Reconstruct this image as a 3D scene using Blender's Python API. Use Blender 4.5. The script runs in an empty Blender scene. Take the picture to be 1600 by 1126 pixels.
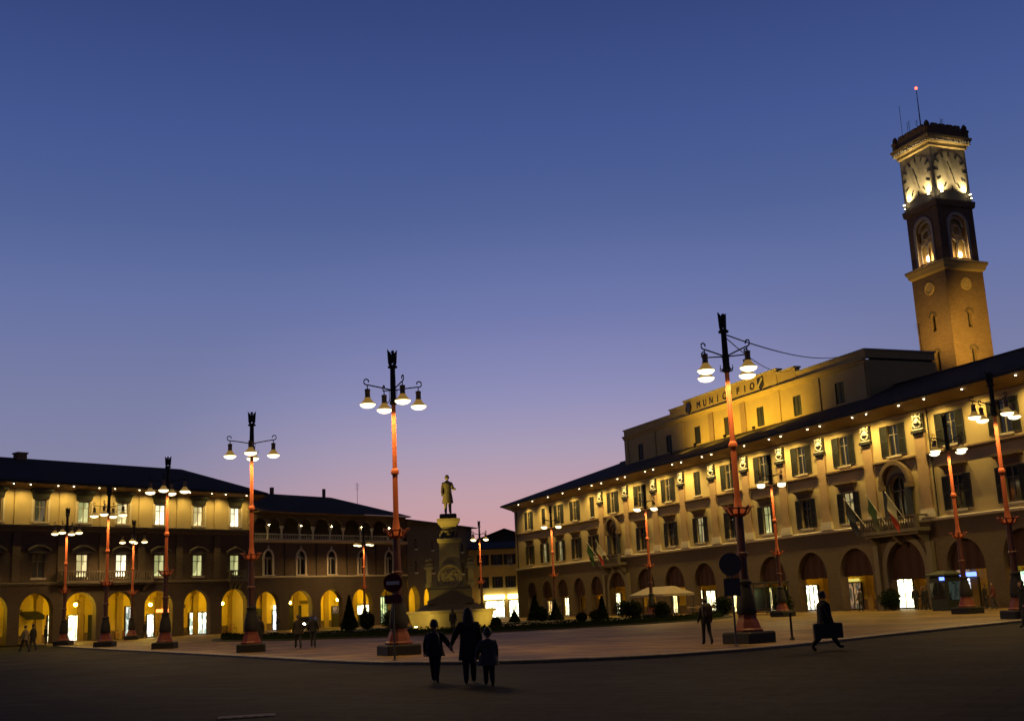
import bpy, bmesh, math, random
from mathutils import Vector, Matrix
random.seed(7)
R=math.radians; PI=math.pi
S=bpy.context.scene; COL=S.collection

# ------------------------------------------------------------ camera
cam=bpy.data.cameras.new('camera'); co=bpy.data.objects.new('camera',cam); COL.objects.link(co)
cam.sensor_fit='HORIZONTAL'; cam.sensor_width=36; cam.lens=1808.8/1600*36; cam.clip_end=3000; cam.clip_start=.1
_p,_r=R(11.942),R(-2.5727)
_F=Vector((0,math.cos(_p),math.sin(_p))); _R0=Vector((1,0,0)); _U0=_R0.cross(_F)
_Rt=math.cos(_r)*_R0+math.sin(_r)*_U0; _U=-math.sin(_r)*_R0+math.cos(_r)*_U0
m=Matrix((( _Rt.x,_U.x,-_F.x,0),(_Rt.y,_U.y,-_F.y,0),(_Rt.z,_U.z,-_F.z,1.6),(0,0,0,1)))
co.matrix_world=m; S.camera=co
# ------------------------------------------------------------ sky: clear dusk, sun just below the horizon behind the far corner
w=bpy.data.worlds.new('World'); S.world=w; w.use_nodes=True
nt=w.node_tree; N=nt.nodes; LK=nt.links; N.clear()
out=N.new('ShaderNodeOutputWorld'); bg=N.new('ShaderNodeBackground'); LK.new(bg.outputs[0],out.inputs[0])
tc=N.new('ShaderNodeTexCoord'); sx=N.new('ShaderNodeSeparateXYZ'); LK.new(tc.outputs['Generated'],sx.inputs[0])
def lin(c): 
    f=lambda v: v/12.92 if v<=.04045 else ((v+.055)/1.055)**2.4
    return tuple(f(v/255) for v in c)+(1,)
def ramp(stops):
    r=N.new('ShaderNodeValToRGB'); e=r.color_ramp.elements
    r.color_ramp.interpolation='EASE' if False else 'LINEAR'
    e[0].position,e[0].color=stops[0][0],lin(stops[0][1]); e[1].position,e[1].color=stops[-1][0],lin(stops[-1][1])
    for p,c in stops[1:-1]: q=e.new(p); q.color=lin(c)
    LK.new(sx.outputs[2],r.inputs[0]); return r
sn=lambda d: math.sin(R(d))
cool=[(0,(151,131,151)),(sn(4),(146,137,159)),(sn(9),(127,130,165)),(sn(15),(101,114,163)),(sn(19),(80,98,150)),(sn(23),(68,87,144)),(sn(28.5),(53,71,125)),(sn(36),(36,50,98)),(sn(50),(20,30,64)),(1,(11,18,40))]
warm=[(0,(219,148,137)),(sn(3),(207,156,156)),(sn(5.4),(193,159,169)),(sn(7.7),(169,156,182)),(sn(10.2),(145,144,186)),(sn(14.2),(116,124,176)),(sn(18.6),(94,108,162)),(sn(23),(76,93,150)),(sn(28.5),(58,76,130)),(1,(11,18,40))]
warm[-1:]=[(sn(36),(38,51,97)),(sn(50),(20,30,64)),(1,(11,18,40))]
ra,rb=ramp(cool),ramp(warm)
dt=N.new('ShaderNodeVectorMath'); dt.operation='DOT_PRODUCT'; LK.new(tc.outputs['Generated'],dt.inputs[0]); dt.inputs[1].default_value=(.03,.9995,0)
mr=N.new('ShaderNodeMapRange'); mr.interpolation_type='SMOOTHSTEP'; mr.inputs[1].default_value=.925; mr.inputs[2].default_value=.998; LK.new(dt.outputs['Value'],mr.inputs[0])
mx=N.new('ShaderNodeMix'); mx.data_type='RGBA'; LK.new(mr.outputs[0],mx.inputs[0]); LK.new(ra.outputs[0],mx.inputs[6]); LK.new(rb.outputs[0],mx.inputs[7])
# the sky away from the sunset side is dimmer at dusk
m2=N.new('ShaderNodeMapRange'); m2.interpolation_type='SMOOTHSTEP'; m2.inputs[1].default_value=-.5; m2.inputs[2].default_value=.85; m2.inputs[3].default_value=.25; m2.inputs[4].default_value=1.0; LK.new(dt.outputs['Value'],m2.inputs[0])
LK.new(mx.outputs[2],bg.inputs[0]); LK.new(m2.outputs[0],bg.inputs[1])
# ------------------------------------------------------------ exposure / render settings
S.view_settings.view_transform='Standard'; S.view_settings.look='None'; S.view_settings.exposure=0; S.view_settings.gamma=1
S.cycles.use_denoising=True; S.cycles.sample_clamp_indirect=4; S.cycles.use_light_tree=True
S.cycles.max_bounces=6; S.cycles.caustics_reflective=False; S.cycles.caustics_refractive=False

# ------------------------------------------------------------ materials
MATS={}
def mat(name,col,rough=.8,var=.25,scale=3.0,bump=0.0,bscale=40,metal=0,kind=None,spec=.5):
    if name in MATS: return MATS[name]
    M=bpy.data.materials.new(name); M.use_nodes=True; t=M.node_tree; n=t.nodes; l=t.links
    b=n['Principled BSDF']; b.inputs['Roughness'].default_value=rough; b.inputs['Metallic'].default_value=metal
    b.inputs['Specular IOR Level'].default_value=spec
    c=n.new('ShaderNodeTexCoord'); no=n.new('ShaderNodeTexNoise'); no.inputs['Scale'].default_value=scale; no.inputs['Detail'].default_value=6; no.inputs['Roughness'].default_value=.65
    l.new(c.outputs['Object'],no.inputs['Vector'])
    mi=n.new('ShaderNodeMix'); mi.data_type='RGBA'
    mi.inputs[6].default_value=tuple(v*(1-var) for v in col)+(1,); mi.inputs[7].default_value=tuple(min(1,v*(1+var)) for v in col)+(1,)
    l.new(no.outputs['Fac'],mi.inputs[0]); src=mi.outputs[2]
    hgt=None
    if kind=='brick':
        mp=n.new('ShaderNodeCombineXYZ'); sp=n.new('ShaderNodeSeparateXYZ'); l.new(c.outputs['Object'],sp.inputs[0])
        ad=n.new('ShaderNodeMath'); l.new(sp.outputs[0],ad.inputs[0]); l.new(sp.outputs[1],ad.inputs[1])
        l.new(ad.outputs[0],mp.inputs[0]); l.new(sp.outputs[2],mp.inputs[1])
        bt=n.new('ShaderNodeTexBrick'); bt.inputs['Scale'].default_value=1; bt.inputs['Brick Width'].default_value=.28; bt.inputs['Row Height'].default_value=.075; bt.inputs['Mortar Size'].default_value=.008
        l.new(mp.outputs[0],bt.inputs['Vector']); l.new(src,bt.inputs['Color1']); 
        d=n.new('ShaderNodeMix'); d.data_type='RGBA'; d.blend_type='MULTIPLY'; d.inputs[0].default_value=1; l.new(src,d.inputs[6]); d.inputs[7].default_value=(.7,.66,.62,1)
        l.new(d.outputs[2],bt.inputs['Color2']); bt.inputs['Mortar'].default_value=tuple(v*.8+.05 for v in col)+(1,)
        src=bt.outputs['Color']; hgt=bt.outputs['Fac']
    if kind=='tiles':
        wv=n.new('ShaderNodeTexWave'); wv.inputs['Scale'].default_value=1.6; wv.bands_direction='X'; wv.inputs['Distortion'].default_value=.6; l.new(c.outputs['Object'],wv.inputs['Vector']); hgt=wv.outputs['Fac']
    if kind=='paving':
        sp=n.new('ShaderNodeMapping'); sp.inputs['Rotation'].default_value=(0,0,R(32)); l.new(c.outputs['Object'],sp.inputs[0])
        bt=n.new('ShaderNodeTexBrick'); bt.inputs['Scale'].default_value=1; bt.inputs['Brick Width'].default_value=1.3; bt.inputs['Row Height'].default_value=.62; bt.inputs['Mortar Size'].default_value=.022; bt.inputs['Mortar Smooth'].default_value=.3
        l.new(sp.outputs[0],bt.inputs['Vector']); l.new(src,bt.inputs['Color1'])
        d=n.new('ShaderNodeMix'); d.data_type='RGBA'; d.blend_type='MULTIPLY'; d.inputs[0].default_value=1; l.new(src,d.inputs[6]); d.inputs[7].default_value=(.5,.48,.46,1); l.new(d.outputs[2],bt.inputs['Color2'])
        bt.inputs['Mortar'].default_value=tuple(v*.45 for v in col)+(1,)
        big=n.new('ShaderNodeTexNoise'); big.inputs['Scale'].default_value=.22; big.inputs['Detail'].default_value=5; l.new(c.outputs['Object'],big.inputs['Vector'])
        mm=n.new('ShaderNodeMix'); mm.data_type='RGBA'; mm.blend_type='MULTIPLY'; mm.inputs[0].default_value=1
        rp=n.new('ShaderNodeValToRGB'); rp.color_ramp.elements[0].position=.3; rp.color_ramp.elements[1].position=.7; rp.color_ramp.elements[0].color=(.45,.43,.42,1); rp.color_ramp.elements[1].color=(1.45,1.38,1.28,1)
        l.new(big.outputs['Fac'],rp.inputs[0]); l.new(bt.outputs['Color'],mm.inputs[6]); l.new(rp.outputs[0],mm.inputs[7]); src=mm.outputs[2]; hgt=bt.outputs['Fac']
        r2=n.new('ShaderNodeMapRange'); r2.inputs[3].default_value=max(.12,rough-.17); r2.inputs[4].default_value=min(1,rough+.2); l.new(no.outputs['Fac'],r2.inputs[0]); l.new(r2.outputs[0],b.inputs['Roughness'])
    l.new(src,b.inputs['Base Color'])
    if bump:
        bp=n.new('ShaderNodeBump'); bp.inputs['Strength'].default_value=bump; bp.inputs['Distance'].default_value=.03
        if hgt is None:
            n2=n.new('ShaderNodeTexNoise'); n2.inputs['Scale'].default_value=bscale; n2.inputs['Detail'].default_value=4; l.new(c.outputs['Object'],n2.inputs['Vector']); hgt=n2.outputs['Fac']
        else: bp.invert= kind in('brick','paving')
        l.new(hgt,bp.inputs['Height']); l.new(bp.outputs[0],b.inputs['Normal'])
    MATS[name]=M; return M
def emit(name,col,st,shop=0,scale=2.0):
    if name in MATS: return MATS[name]
    M=bpy.data.materials.new(name); M.use_nodes=True; t=M.node_tree; n=t.nodes; l=t.links; n.clear()
    o=n.new('ShaderNodeOutputMaterial'); e=n.new('ShaderNodeEmission'); l.new(e.outputs[0],o.inputs[0]); e.inputs[0].default_value=tuple(col)+(1,); e.inputs[1].default_value=st
    if shop:
        c=n.new('ShaderNodeTexCoord'); mp=n.new('ShaderNodeMapping'); mp.inputs['Scale'].default_value=(scale,scale,scale*.55); l.new(c.outputs['Object'],mp.inputs[0])
        v=n.new('ShaderNodeTexVoronoi'); v.distance='CHEBYCHEV'; v.inputs['Scale'].default_value=1.3; l.new(mp.outputs[0],v.inputs['Vector'])
        s=n.new('ShaderNodeSeparateColor'); l.new(v.outputs['Color'],s.inputs[0])
        rp=n.new('ShaderNodeValToRGB'); rp.color_ramp.elements[0].position=.15; rp.color_ramp.elements[1].position=.75
        rp.color_ramp.elements[0].color=tuple(k*(.16 if shop>.9 else .3) for k in col)+(1,); rp.color_ramp.elements[1].color=tuple(col)+(1,)
        l.new(s.outputs[0],rp.inputs[0])
        mi=n.new('ShaderNodeMix'); mi.data_type='RGBA'; mi.inputs[0].default_value=.08 if shop>.9 else .03; l.new(rp.outputs[0],mi.inputs[6]); l.new(v.outputs['Color'],mi.inputs[7]); l.new(mi.outputs[2],e.inputs[0])
    MATS[name]=M; return M
def glassm():
    return mat('window_glass',(.015,.018,.024),.08,.1)
PL=mat('cream_plaster',(.46,.36,.19),.9,.16,.8,.25,30)
PK=mat('rose_plaster',(.36,.24,.145),.9,.2,1.5,.2,30)
STN=mat('pale_stone',(.55,.49,.39),.75,.18,2.5,.2,25)
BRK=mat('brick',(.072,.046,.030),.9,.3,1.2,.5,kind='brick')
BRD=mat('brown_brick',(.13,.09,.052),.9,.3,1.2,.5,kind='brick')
OCH=mat('ochre_plaster',(.58,.43,.08),.9,.16,1.0,.2,20)
YEL=mat('yellow_plaster',(.55,.40,.17),.9,.18,1.0,.2,20)
TIL=mat('roof_tiles',(.075,.055,.036),.95,.35,2.2,.8,kind='tiles')
DKW=mat('dark_green_wood',(.016,.017,.013),.6,.3,6,.2,60)
SOF=mat('soffit_wood',(.20,.13,.075),.8,.25,3,.2,30)
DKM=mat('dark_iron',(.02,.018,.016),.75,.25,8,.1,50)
BRN=mat('brown_stone',(.13,.085,.055),.85,.25,3,.3,20)
GRY=mat('grey_stone',(.12,.10,.07),.8,.25,3,.3,20)
RDD=mat('shaded_red_paint',(.20,.045,.02),.55,.25,6,.1,60)  # lower lamp-post red, the dimmer light there put into the colour
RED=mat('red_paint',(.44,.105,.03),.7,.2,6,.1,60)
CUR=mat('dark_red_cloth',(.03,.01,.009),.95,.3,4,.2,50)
BLK=mat('black_granite',(.012,.012,.011),.7,.3,10,.1,40)
WHT=mat('white_paint',(.72,.70,.66),.6,.1,4)
FRM=mat('weathered_frame',(.24,.20,.15),.8,.25,5)

# ------------------------------------------------------------ mesh helpers
class MB:
    def __init__(s): s.v=[]; s.f=[]; s.m=[]; s.mi=0
    def add(s,vs,fs):
        o=len(s.v); s.v+= [tuple(q) for q in vs]; s.f+= [tuple(i+o for i in f) for f in fs]; s.m+=[s.mi]*len(fs); return s
    def box(s,x0,x1,y0,y1,z0,z1):
        return s.add([(x0,y0,z0),(x1,y0,z0),(x1,y1,z0),(x0,y1,z0),(x0,y0,z1),(x1,y0,z1),(x1,y1,z1),(x0,y1,z1)],[(0,3,2,1),(4,5,6,7),(0,1,5,4),(1,2,6,5),(2,3,7,6),(3,0,4,7)])
    def bev(s,x0,x1,y0,y1,z0,z1,b):
        # box with chamfered vertical and top edges
        k=[(x0+b,y0),(x1-b,y0),(x1,y0+b),(x1,y1-b),(x1-b,y1),(x0+b,y1),(x0,y1-b),(x0,y0+b)]
        cx,cy=(x0+x1)/2,(y0+y1)/2
        def ring(z,i): return [(x+(b if x<cx else -b)*i*.7,y+(b if y<cy else -b)*i*.7,z) for x,y in k]
        return s.loft([ring(z0,0),ring(z1-b,0),ring(z1,1)],cap=True)
    def quad(s,a,b,c,d): return s.add([a,b,c,d],[(0,1,2,3)])
    def loft(s,rings,cap=True,close=True):
        n=len(rings[0]); vs=[p for r in rings for p in r]; fs=[]
        for i in range(len(rings)-1):
            for j in range(n if close else n-1):
                k=(j+1)%n; fs.append((i*n+j,i*n+k,(i+1)*n+k,(i+1)*n+j))
        if cap: fs.append(tuple(reversed(range(n)))); fs.append(tuple((len(rings)-1)*n+j for j in range(n)))
        return s.add(vs,fs)
    def lathe(s,prof,seg=16,c=(0,0,0),rot=0,sx=1,sy=1):
        rs=[[(c[0]+sx*r*math.cos(rot+2*PI*j/seg),c[1]+sy*r*math.sin(rot+2*PI*j/seg),c[2]+z) for j in range(seg)] for r,z in prof]
        return s.loft(rs)
    def tube(s,pts,r,seg=8):
        pts=[Vector(p) for p in pts]; rs=[]
        rr=r if isinstance(r,(list,tuple)) else [r]*len(pts)
        for i,p in enumerate(pts):
            t=(pts[min(i+1,len(pts)-1)]-pts[max(i-1,0)]).normalized()
            a=t.cross(Vector((0,0,1))); 
            if a.length<1e-3: a=Vector((1,0,0))
            a.normalize(); b=t.cross(a)
            rs.append([tuple(p+rr[i]*(a*math.cos(2*PI*j/seg)+b*math.sin(2*PI*j/seg))) for j in range(seg)])
        return s.loft(rs)
    def ball(s,c,rx,ry,rz,seg=12,rings=8,z0=-1,z1=1):
        prof=[]
        for i in range(rings+1):
            a=math.asin(z0)+(math.asin(z1)-math.asin(z0))*i/rings
            prof.append((max(math.cos(a),.01),math.sin(a)*rz))
        rs=[[(c[0]+rx*r*math.cos(2*PI*j/seg),c[1]+ry*r*math.sin(2*PI*j/seg),c[2]+z) for j in range(seg)] for r,z in prof]
        return s.loft(rs)
    def mesh(s,name,mats,smooth=False):
        me=bpy.data.meshes.new(name); me.from_pydata(s.v,[],s.f)
        for q in (mats if isinstance(mats,(list,tuple)) else [mats]): me.materials.append(q)
        if isinstance(mats,(list,tuple)): me.polygons.foreach_set('material_index',s.m)
        bm=bmesh.new(); bm.from_mesh(me); bmesh.ops.recalc_face_normals(bm,faces=bm.faces); bm.to_mesh(me); bm.free()
        if smooth:
            for p in me.polygons: p.use_smooth=True
            me.set_sharp_from_angle(angle=R(38))
        return me
    def build(s,name,mats,parent=None,loc=(0,0,0),rz=0,smooth=False):
        return inst(name,s.mesh(name,mats,smooth),parent,loc,rz)
def inst(name,me,parent=None,loc=(0,0,0),rz=0,rot=None,scale=None):
    o=bpy.data.objects.new(name,me); COL.objects.link(o)
    if parent: o.parent=parent
    o.location=loc; o.rotation_euler=rot or (0,0,rz)
    if scale: o.scale=scale
    return o
def tag(o,label,cat,group=None):
    o['label']=label; o['category']=cat
    if group: o['group']=group
    return o
def empty(name,loc,rz=0,label=None,cat=None,group=None):
    o=bpy.data.objects.new(name,None); COL.objects.link(o); o.location=loc; o.rotation_euler=(0,0,rz); o.empty_display_size=.2
    if label: tag(o,label,cat,group)
    return o
def struct(o): o['kind']='structure'; return o
def copy_tree(o,parent=None):
    c=o.copy(); COL.objects.link(c); c.parent=parent
    for ch in list(o.children): copy_tree(ch,c)
    return c
def arc(cx,zs,r,n=14,pt=0):
    if not pt: return [(cx-r*math.cos(PI*i/n),zs+r*math.sin(PI*i/n)) for i in range(n+1)]
    # pointed arch, two circles
    q=[]; h=n//2; rr=r*(1+pt); 
    amax=math.acos((rr-r)/rr)
    for i in range(h+1): a=amax*i/h; q.append((cx-r+rr-rr*math.cos(a),zs+rr*math.sin(a)))
    return q+[(2*cx-x,z) for x,z in reversed(q[:-1])]
def op_top(o):
    if o.get('arch'): return o['zt']
    return o['zt']
def op(cx,w,zb,zt,arch=False,pt=0): return dict(cx=cx,w=w,zb=zb,zt=zt,arch=arch,pt=pt)
def wall_band(mb,x0,x1,z0,z1,ops,d=.4,y=0):
    Q=lambda a,b,c,e: mb.quad((a,y,c),(b,y,c),(b,y,e),(a,y,e))
    cur=x0
    for o in sorted(ops,key=lambda o:o['cx']):
        l,r=o['cx']-o['w']/2,o['cx']+o['w']/2; zb,zt=o['zb'],o['zt']
        Q(cur,l,z0,z1)
        if zb>z0+1e-4: Q(l,r,z0,zb); mb.quad((l,y,zb),(r,y,zb),(r,y+d,zb),(l,y+d,zb))
        if o['arch']:
            rad=o['w']/2; hh=rad if not o['pt'] else math.sqrt((rad*(1+o['pt']))**2-(rad*o['pt'])**2); zs=zt-hh
            A=arc(o['cx'],zs,rad,14,o['pt'])
            for (xa,za),(xb,zb2) in zip(A,A[1:]):
                mb.quad((xa,y,za),(xb,y,zb2),(xb,y,z1),(xa,y,z1)); mb.quad((xa,y,za),(xb,y,zb2),(xb,y+d,zb2),(xa,y+d,za))
        else:
            zs=zt; Q(l,r,zt,z1); mb.quad((l,y,zt),(r,y,zt),(r,y+d,zt),(l,y+d,zt))
        for x in (l,r): mb.quad((x,y,zb),(x,y+d,zb),(x,y+d,zs),(x,y,zs))
        cur=r
    Q(cur,x1,z0,z1)
def pane_poly(mb,o,y,inset=0):
    l,r=o['cx']-o['w']/2+inset,o['cx']+o['w']/2-inset
    if o['arch']:
        rad=o['w']/2; hh=rad if not o['pt'] else math.sqrt((rad*(1+o['pt']))**2-(rad*o['pt'])**2)
        A=arc(o['cx'],o['zt']-hh,rad,14,o['pt']); pts=[(l,o['zb'])]+[(x,z) for x,z in A]+[(r,o['zb'])]
        n=len(pts); mb.add([(x,y,z) for x,z in pts],[tuple(range(n))])
    else: mb.quad((l,y,o['zb']),(r,y,o['zb']),(r,y,o['zt']),(l,y,o['zt']))
def arch_band(mb,cx,zs,r0,r1,y0,y1,n=14,pt=0):
    a=arc(cx,zs,r0,n,pt); b=arc(cx,zs,r1,n,pt*(r0/r1) if pt else 0)
    for i in range(n):
        p=[a[i],a[i+1],b[i+1],b[i]]
        mb.add([(x,y0,z) for x,z in p]+[(x,y1,z) for x,z in p],[(0,1,2,3),(4,7,6,5),(0,4,5,1),(1,5,6,2),(2,6,7,3),(3,7,4,0)])
_CACHE={}
def cached(key,fn):
    if key not in _CACHE: _CACHE[key]=fn()
    return _CACHE[key]
PANES={'dark':glassm(),
 'warm':emit('lit_curtain_warm',(1,.80,.36),1.3,.4,.7),'green':emit('lit_curtain_green',(.86,.84,.34),.9,.4,.6),'white':emit('lit_room_white',(1,.92,.6),2.6,.4,.5),'dim':emit('dim_room',(.9,.7,.3),.16,1,.8),'slit':emit('lit_slit',(1,.82,.35),.55,1,1.5)}
def window(par,cx,zb,w,h,pane='dark',shut=None,y=0,hood=None,frame=None,sill=True,shw=None):
    frame=frame or FRM
    """casement window in a wall opening; origin at the middle of its sill"""
    def fr():
        m=MB(); a=.07
        m.box(-w/2,-w/2+a,.12,.22,0,h).box(w/2-a,w/2,.12,.22,0,h).box(-w/2+a,w/2-a,.12,.22,0,a).box(-w/2+a,w/2-a,.12,.22,h-a,h)
        m.box(-.045,.045,.125,.215,a,h-a).box(-w/2+a,-.045,.13,.21,h*.68,h*.68+.06).box(.045,w/2-a,.13,.21,h*.68,h*.68+.06)
        return m.mesh('window_frame',frame)
    win=inst('window',cached(('fr',w,h,frame.name),fr),par,(cx,y,zb))
    def pn(): m=MB(); m.box(-w/2+.07,w/2-.07,.17,.18,.07,h-.07); return m.mesh('pane',PANES[pane])
    inst('pane',cached(('pn',w,h,pane),pn),win)
    if sill:
        def sl(): m=MB(); m.box(-w/2-.18,w/2+.18,-.14,.2,-.12,-.005).box(-w/2-.1,w/2+.1,-.08,.1,-.2,-.125); return m.mesh('sill',STN)
        inst('sill',cached(('sl',w),sl),win)
    if shut:
        sw=shw or w*.5
        def sh():
            m=MB(); a=.09; m.box(0,a,0,.05,0,h).box(sw-a,sw,0,.05,0,h).box(a,sw-a,0,.05,0,a).box(a,sw-a,0,.05,h-a,h).box(a,sw-a,0,.05,h*.48,h*.48+a)
            nz=max(6,int(h/.16))
            for i in range(nz):
                z=a+(h-2*a)*i/nz; m.add([(a,.045,z),(sw-a,.045,z),(sw-a,.01,z+(h-2*a)/nz),(a,.01,z+(h-2*a)/nz)],[(0,1,2,3)])
            return m.mesh('shutter',DKW)
        me=cached(('sh',w,h,sw),sh)
        if shut=='open':
            inst('shutter',me,win,(-w/2-sw,-.07,0)); inst('shutter',me,win,(w/2,-.07,0))
        elif shut=='closed':
            inst('shutter',me,win,(-w/2,.06,0)); inst('shutter',me,win,(w/2-sw,.06,0))
        elif shut=='ajar':
            inst('shutter',me,win,(-w/2,.0,0),rz=R(-115)); inst('shutter',me,win,(w/2+.0,0,0),rz=R(-62))
    if hood:
        k,hw,hz=hood[:3]; hmt=hood[3] if len(hood)>3 else BRN
        def hd():
            m=MB()
            if k=='flat':   # corbelled flat hood, wider at the top
                m.loft([[(-hw*.36,-.1,0),(hw*.36,-.1,0),(hw*.36,0,0),(-hw*.36,0,0)],[(-hw*.40,-.2,hz*.5),(hw*.40,-.2,hz*.5),(hw*.40,0,hz*.5),(-hw*.40,0,hz*.5)],[(-hw*.47,-.42,hz*.8),(hw*.47,-.42,hz*.8),(hw*.47,0,hz*.8),(-hw*.47,0,hz*.8)]])
                m.box(-hw/2,hw/2,-.5,0,hz*.803,hz)
            elif k=='arch':
                m.box(-hw/2,hw/2,-.3,0,0,.16)
                n=10; a=[(-hw/2+hw*i/n,.163+hz*math.sin(PI*i/n)) for i in range(n+1)]; b=[(x*1.06,z+.16) for x,z in a]
                for i in range(n):
                    p=[a[i],a[i+1],b[i+1],b[i]]; m.add([(x,-.36,z) for x,z in p]+[(x,0,z) for x,z in p],[(0,1,2,3),(4,7,6,5),(0,4,5,1),(1,5,6,2),(2,6,7,3),(3,7,4,0)])
                m.add([(x,-.1,z) for x,z in a],[tuple(range(n+1))])
            else:
                m.box(-hw/2,hw/2,-.3,0,0,.16)
                for sg in (-1,1):
                    p=[(sg*hw/2*1.04,.163),(0,.163+hz),(0,.163+hz+.2),(sg*hw/2*1.04,.34)]
                    m.add([(x,-.36,z) for x,z in p]+[(x,0,z) for x,z in p],[(0,1,2,3),(4,7,6,5),(0,4,5,1),(1,5,6,2),(2,6,7,3),(3,7,4,0)])
                m.add([(-hw/2,-.1,.163),(hw/2,-.1,.163),(0,-.1,.163+hz)],[(0,1,2)])
            return m.mesh('hood',hmt)
        inst('hood',cached(('hd',k,hw,hz,hmt.name),hd),win,(0,0,h+.1))
    return win
# shared light meshes
LAMP_E=400; SOF_E=620
LAMPW=emit('lamp_bulb',(1,.82,.44),3.4); SOFW=emit('soffit_bulb',(1,.80,.45),14); ARCW=emit('arcade_bulb',(1,.64,.03),330); ARCR=emit('portico_bulb',(1,.52,.03),120)
def soffit_mesh():
    m=MB(); m.lathe([(.01,-.05),(.045,-.045),(.06,-.01),(.06,.02)],10); m.mi=1; m.lathe([(.07,.012),(.08,.02),(.08,.16),(.05,.17)],10); return m.mesh('soffit_light',[SOFW,DKM])
SOFM=soffit_mesh()
SDAT=bpy.data.lights.new('lamp','SPOT'); SDAT.energy=SOF_E; SDAT.color=(1,.68,.17); SDAT.spot_size=R(150); SDAT.spot_blend=.9; SDAT.shadow_soft_size=.05
SDAL=SDAT.copy(); SDAL.energy=SOF_E*.55; SDAT.energy=SOF_E*1.65
def soffit_light(par,loc):
    o=inst('soffit_light',SOFM,par,loc); l=bpy.data.objects.new('lamp',SDAT if par.name.startswith('town') else SDAL); COL.objects.link(l); l.parent=o; l.location=(0,0,-.09); return o
def spot(parent,loc,target,energy,col,size=R(70),blend=.6,rad=.12):
    l=bpy.data.lights.new('lamp','SPOT'); l.energy=energy; l.color=col; l.spot_size=size; l.spot_blend=blend; l.shadow_soft_size=rad
    o=bpy.data.objects.new('lamp',l); COL.objects.link(o); o.parent=parent; o.location=loc
    d=Vector(target)-Vector(loc); o.rotation_euler=d.to_track_quat('-Z','Y').to_euler(); return o

# ------------------------------------------------------------ ground
KERB=[(-92,196),(-65,147.2),(-43.4,107.5),(-35.1,91.9),(-24.3,72.8),(-16.7,59.6),(-11.4,50.3),(-7.4,43.2),(-4.8,39.3),(-2.6,37.2),(-.5,36.0),(1.5,35.4),(3.4,35.5),(5.1,36.1),(7.8,37.8),(10.9,41.0),(13.8,44.2),(17.5,48),(22,52.6),(60,92)]
def smooth_path(P,n=6):
    o=[]; P=[Vector(p) for p in P]
    for i in range(len(P)-1):
        a,b,c,d=P[max(i-1,0)],P[i],P[i+1],P[min(i+2,len(P)-1)]
        for k in range(n):
            t=k/n; o.append(.5*((2*b)+(c-a)*t+(2*a-5*b+4*c-d)*t*t+(3*b-a-3*c+d)*t**3))
    return o+[P[-1]]
KP=smooth_path(KERB)
RZ=-.10
g=MB(); s_=900; g.quad((-s_,-s_,RZ-.004),(s_,-s_,RZ-.004),(s_,s_,RZ-.004),(-s_,s_,RZ-.004))
struct(g.build('road',mat('road_paving',(.0195,.0205,.0215),.8,.8,5.0,1.0,kind='paving',spec=.05)))
g=MB()
back=[(700,600),(-700,600)]
inner=[]
for i,p in enumerate(KP):
    t=(KP[min(i+1,len(KP)-1)]-KP[max(i-1,0)]).normalized(); inner.append(Vector((p.x-t.y*.45,p.y+t.x*.45)))
pts=[(p.x,p.y,0) for p in inner]+[(x,y,0) for x,y in back]
g.add(pts,[tuple(range(len(pts)))])
me=g.mesh('plaza',mat('plaza_paving',(.225,.155,.055),.55,.65,4.0,.9,kind='paving',spec=.1)); bm=bmesh.new(); bm.from_mesh(me); bmesh.ops.triangulate(bm,faces=bm.faces); bm.to_mesh(me); bm.free()
plaza=struct(inst('plaza',me))
# kerb: individual stones along the edge of the plaza
kerb=struct(empty('kerb',(0,0,0)))
kst=mat('kerb_stone',(.16,.125,.085),.6,.3,4,.3,30)
seg=[]; acc=[]; L=0
fine=smooth_path(KERB,40); j=0
cum=[0]
for a,b in zip(fine,fine[1:]): cum.append(cum[-1]+(b-a).length)
def along(d):
    import bisect
    i=min(max(bisect.bisect(cum,d)-1,0),len(fine)-2); t=(d-cum[i])/max(cum[i+1]-cum[i],1e-6); p=fine[i].lerp(fine[i+1],t); q=(fine[i+1]-fine[i]).normalized(); return p,q
d=0; stones=[]
while d<cum[-1]-2:
    p,q=along(d); step=1.1 if p.y<75 else 4.0
    stones.append((d,step)); d+=step
for d,step in stones:
    (p,q),(p2,q2)=along(d+.006),along(d+step-.006); dz=random.uniform(-.004,.004)
    n1,n2=Vector((-q.y,q.x)),Vector((-q2.y,q2.x)); k=MB(); W_=.458
    a,b,c,e=p,p2,p2+n2*W_,p+n1*W_; f1,f2=p+n1*.03,p2+n2*.03
    k.loft([[(a.x,a.y,RZ-.05),(b.x,b.y,RZ-.05),(c.x,c.y,RZ-.05),(e.x,e.y,RZ-.05)],[(a.x,a.y,-.02),(b.x,b.y,-.02),(c.x,c.y,-.02),(e.x,e.y,-.02)],[(f1.x,f1.y,.006+dz),(f2.x,f2.y,.006+dz),(c.x,c.y,.006+dz),(e.x,e.y,.006+dz)]])
    k.build('kerb_stone',kst,kerb)
# gutter drain plate in the road
dp=empty('drain_cover',(-4.95,21.2,RZ),R(12),'pale worn metal drain plate set in the dark road','drain cover')
k=MB(); k.bev(-.5,.5,-.3,.3,0,.012,.01); k.build('plate',mat('worn_steel',(.07,.06,.05),.8,.3,5,.2,30,0),dp)
k=MB()
for i in range(5): k.box(-.42+i*.18,-.34+i*.18,-.22,.22,.0122,.018)
k.build('ribs',mat('worn_steel',(.24,.21,.17)),dp)

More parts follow.
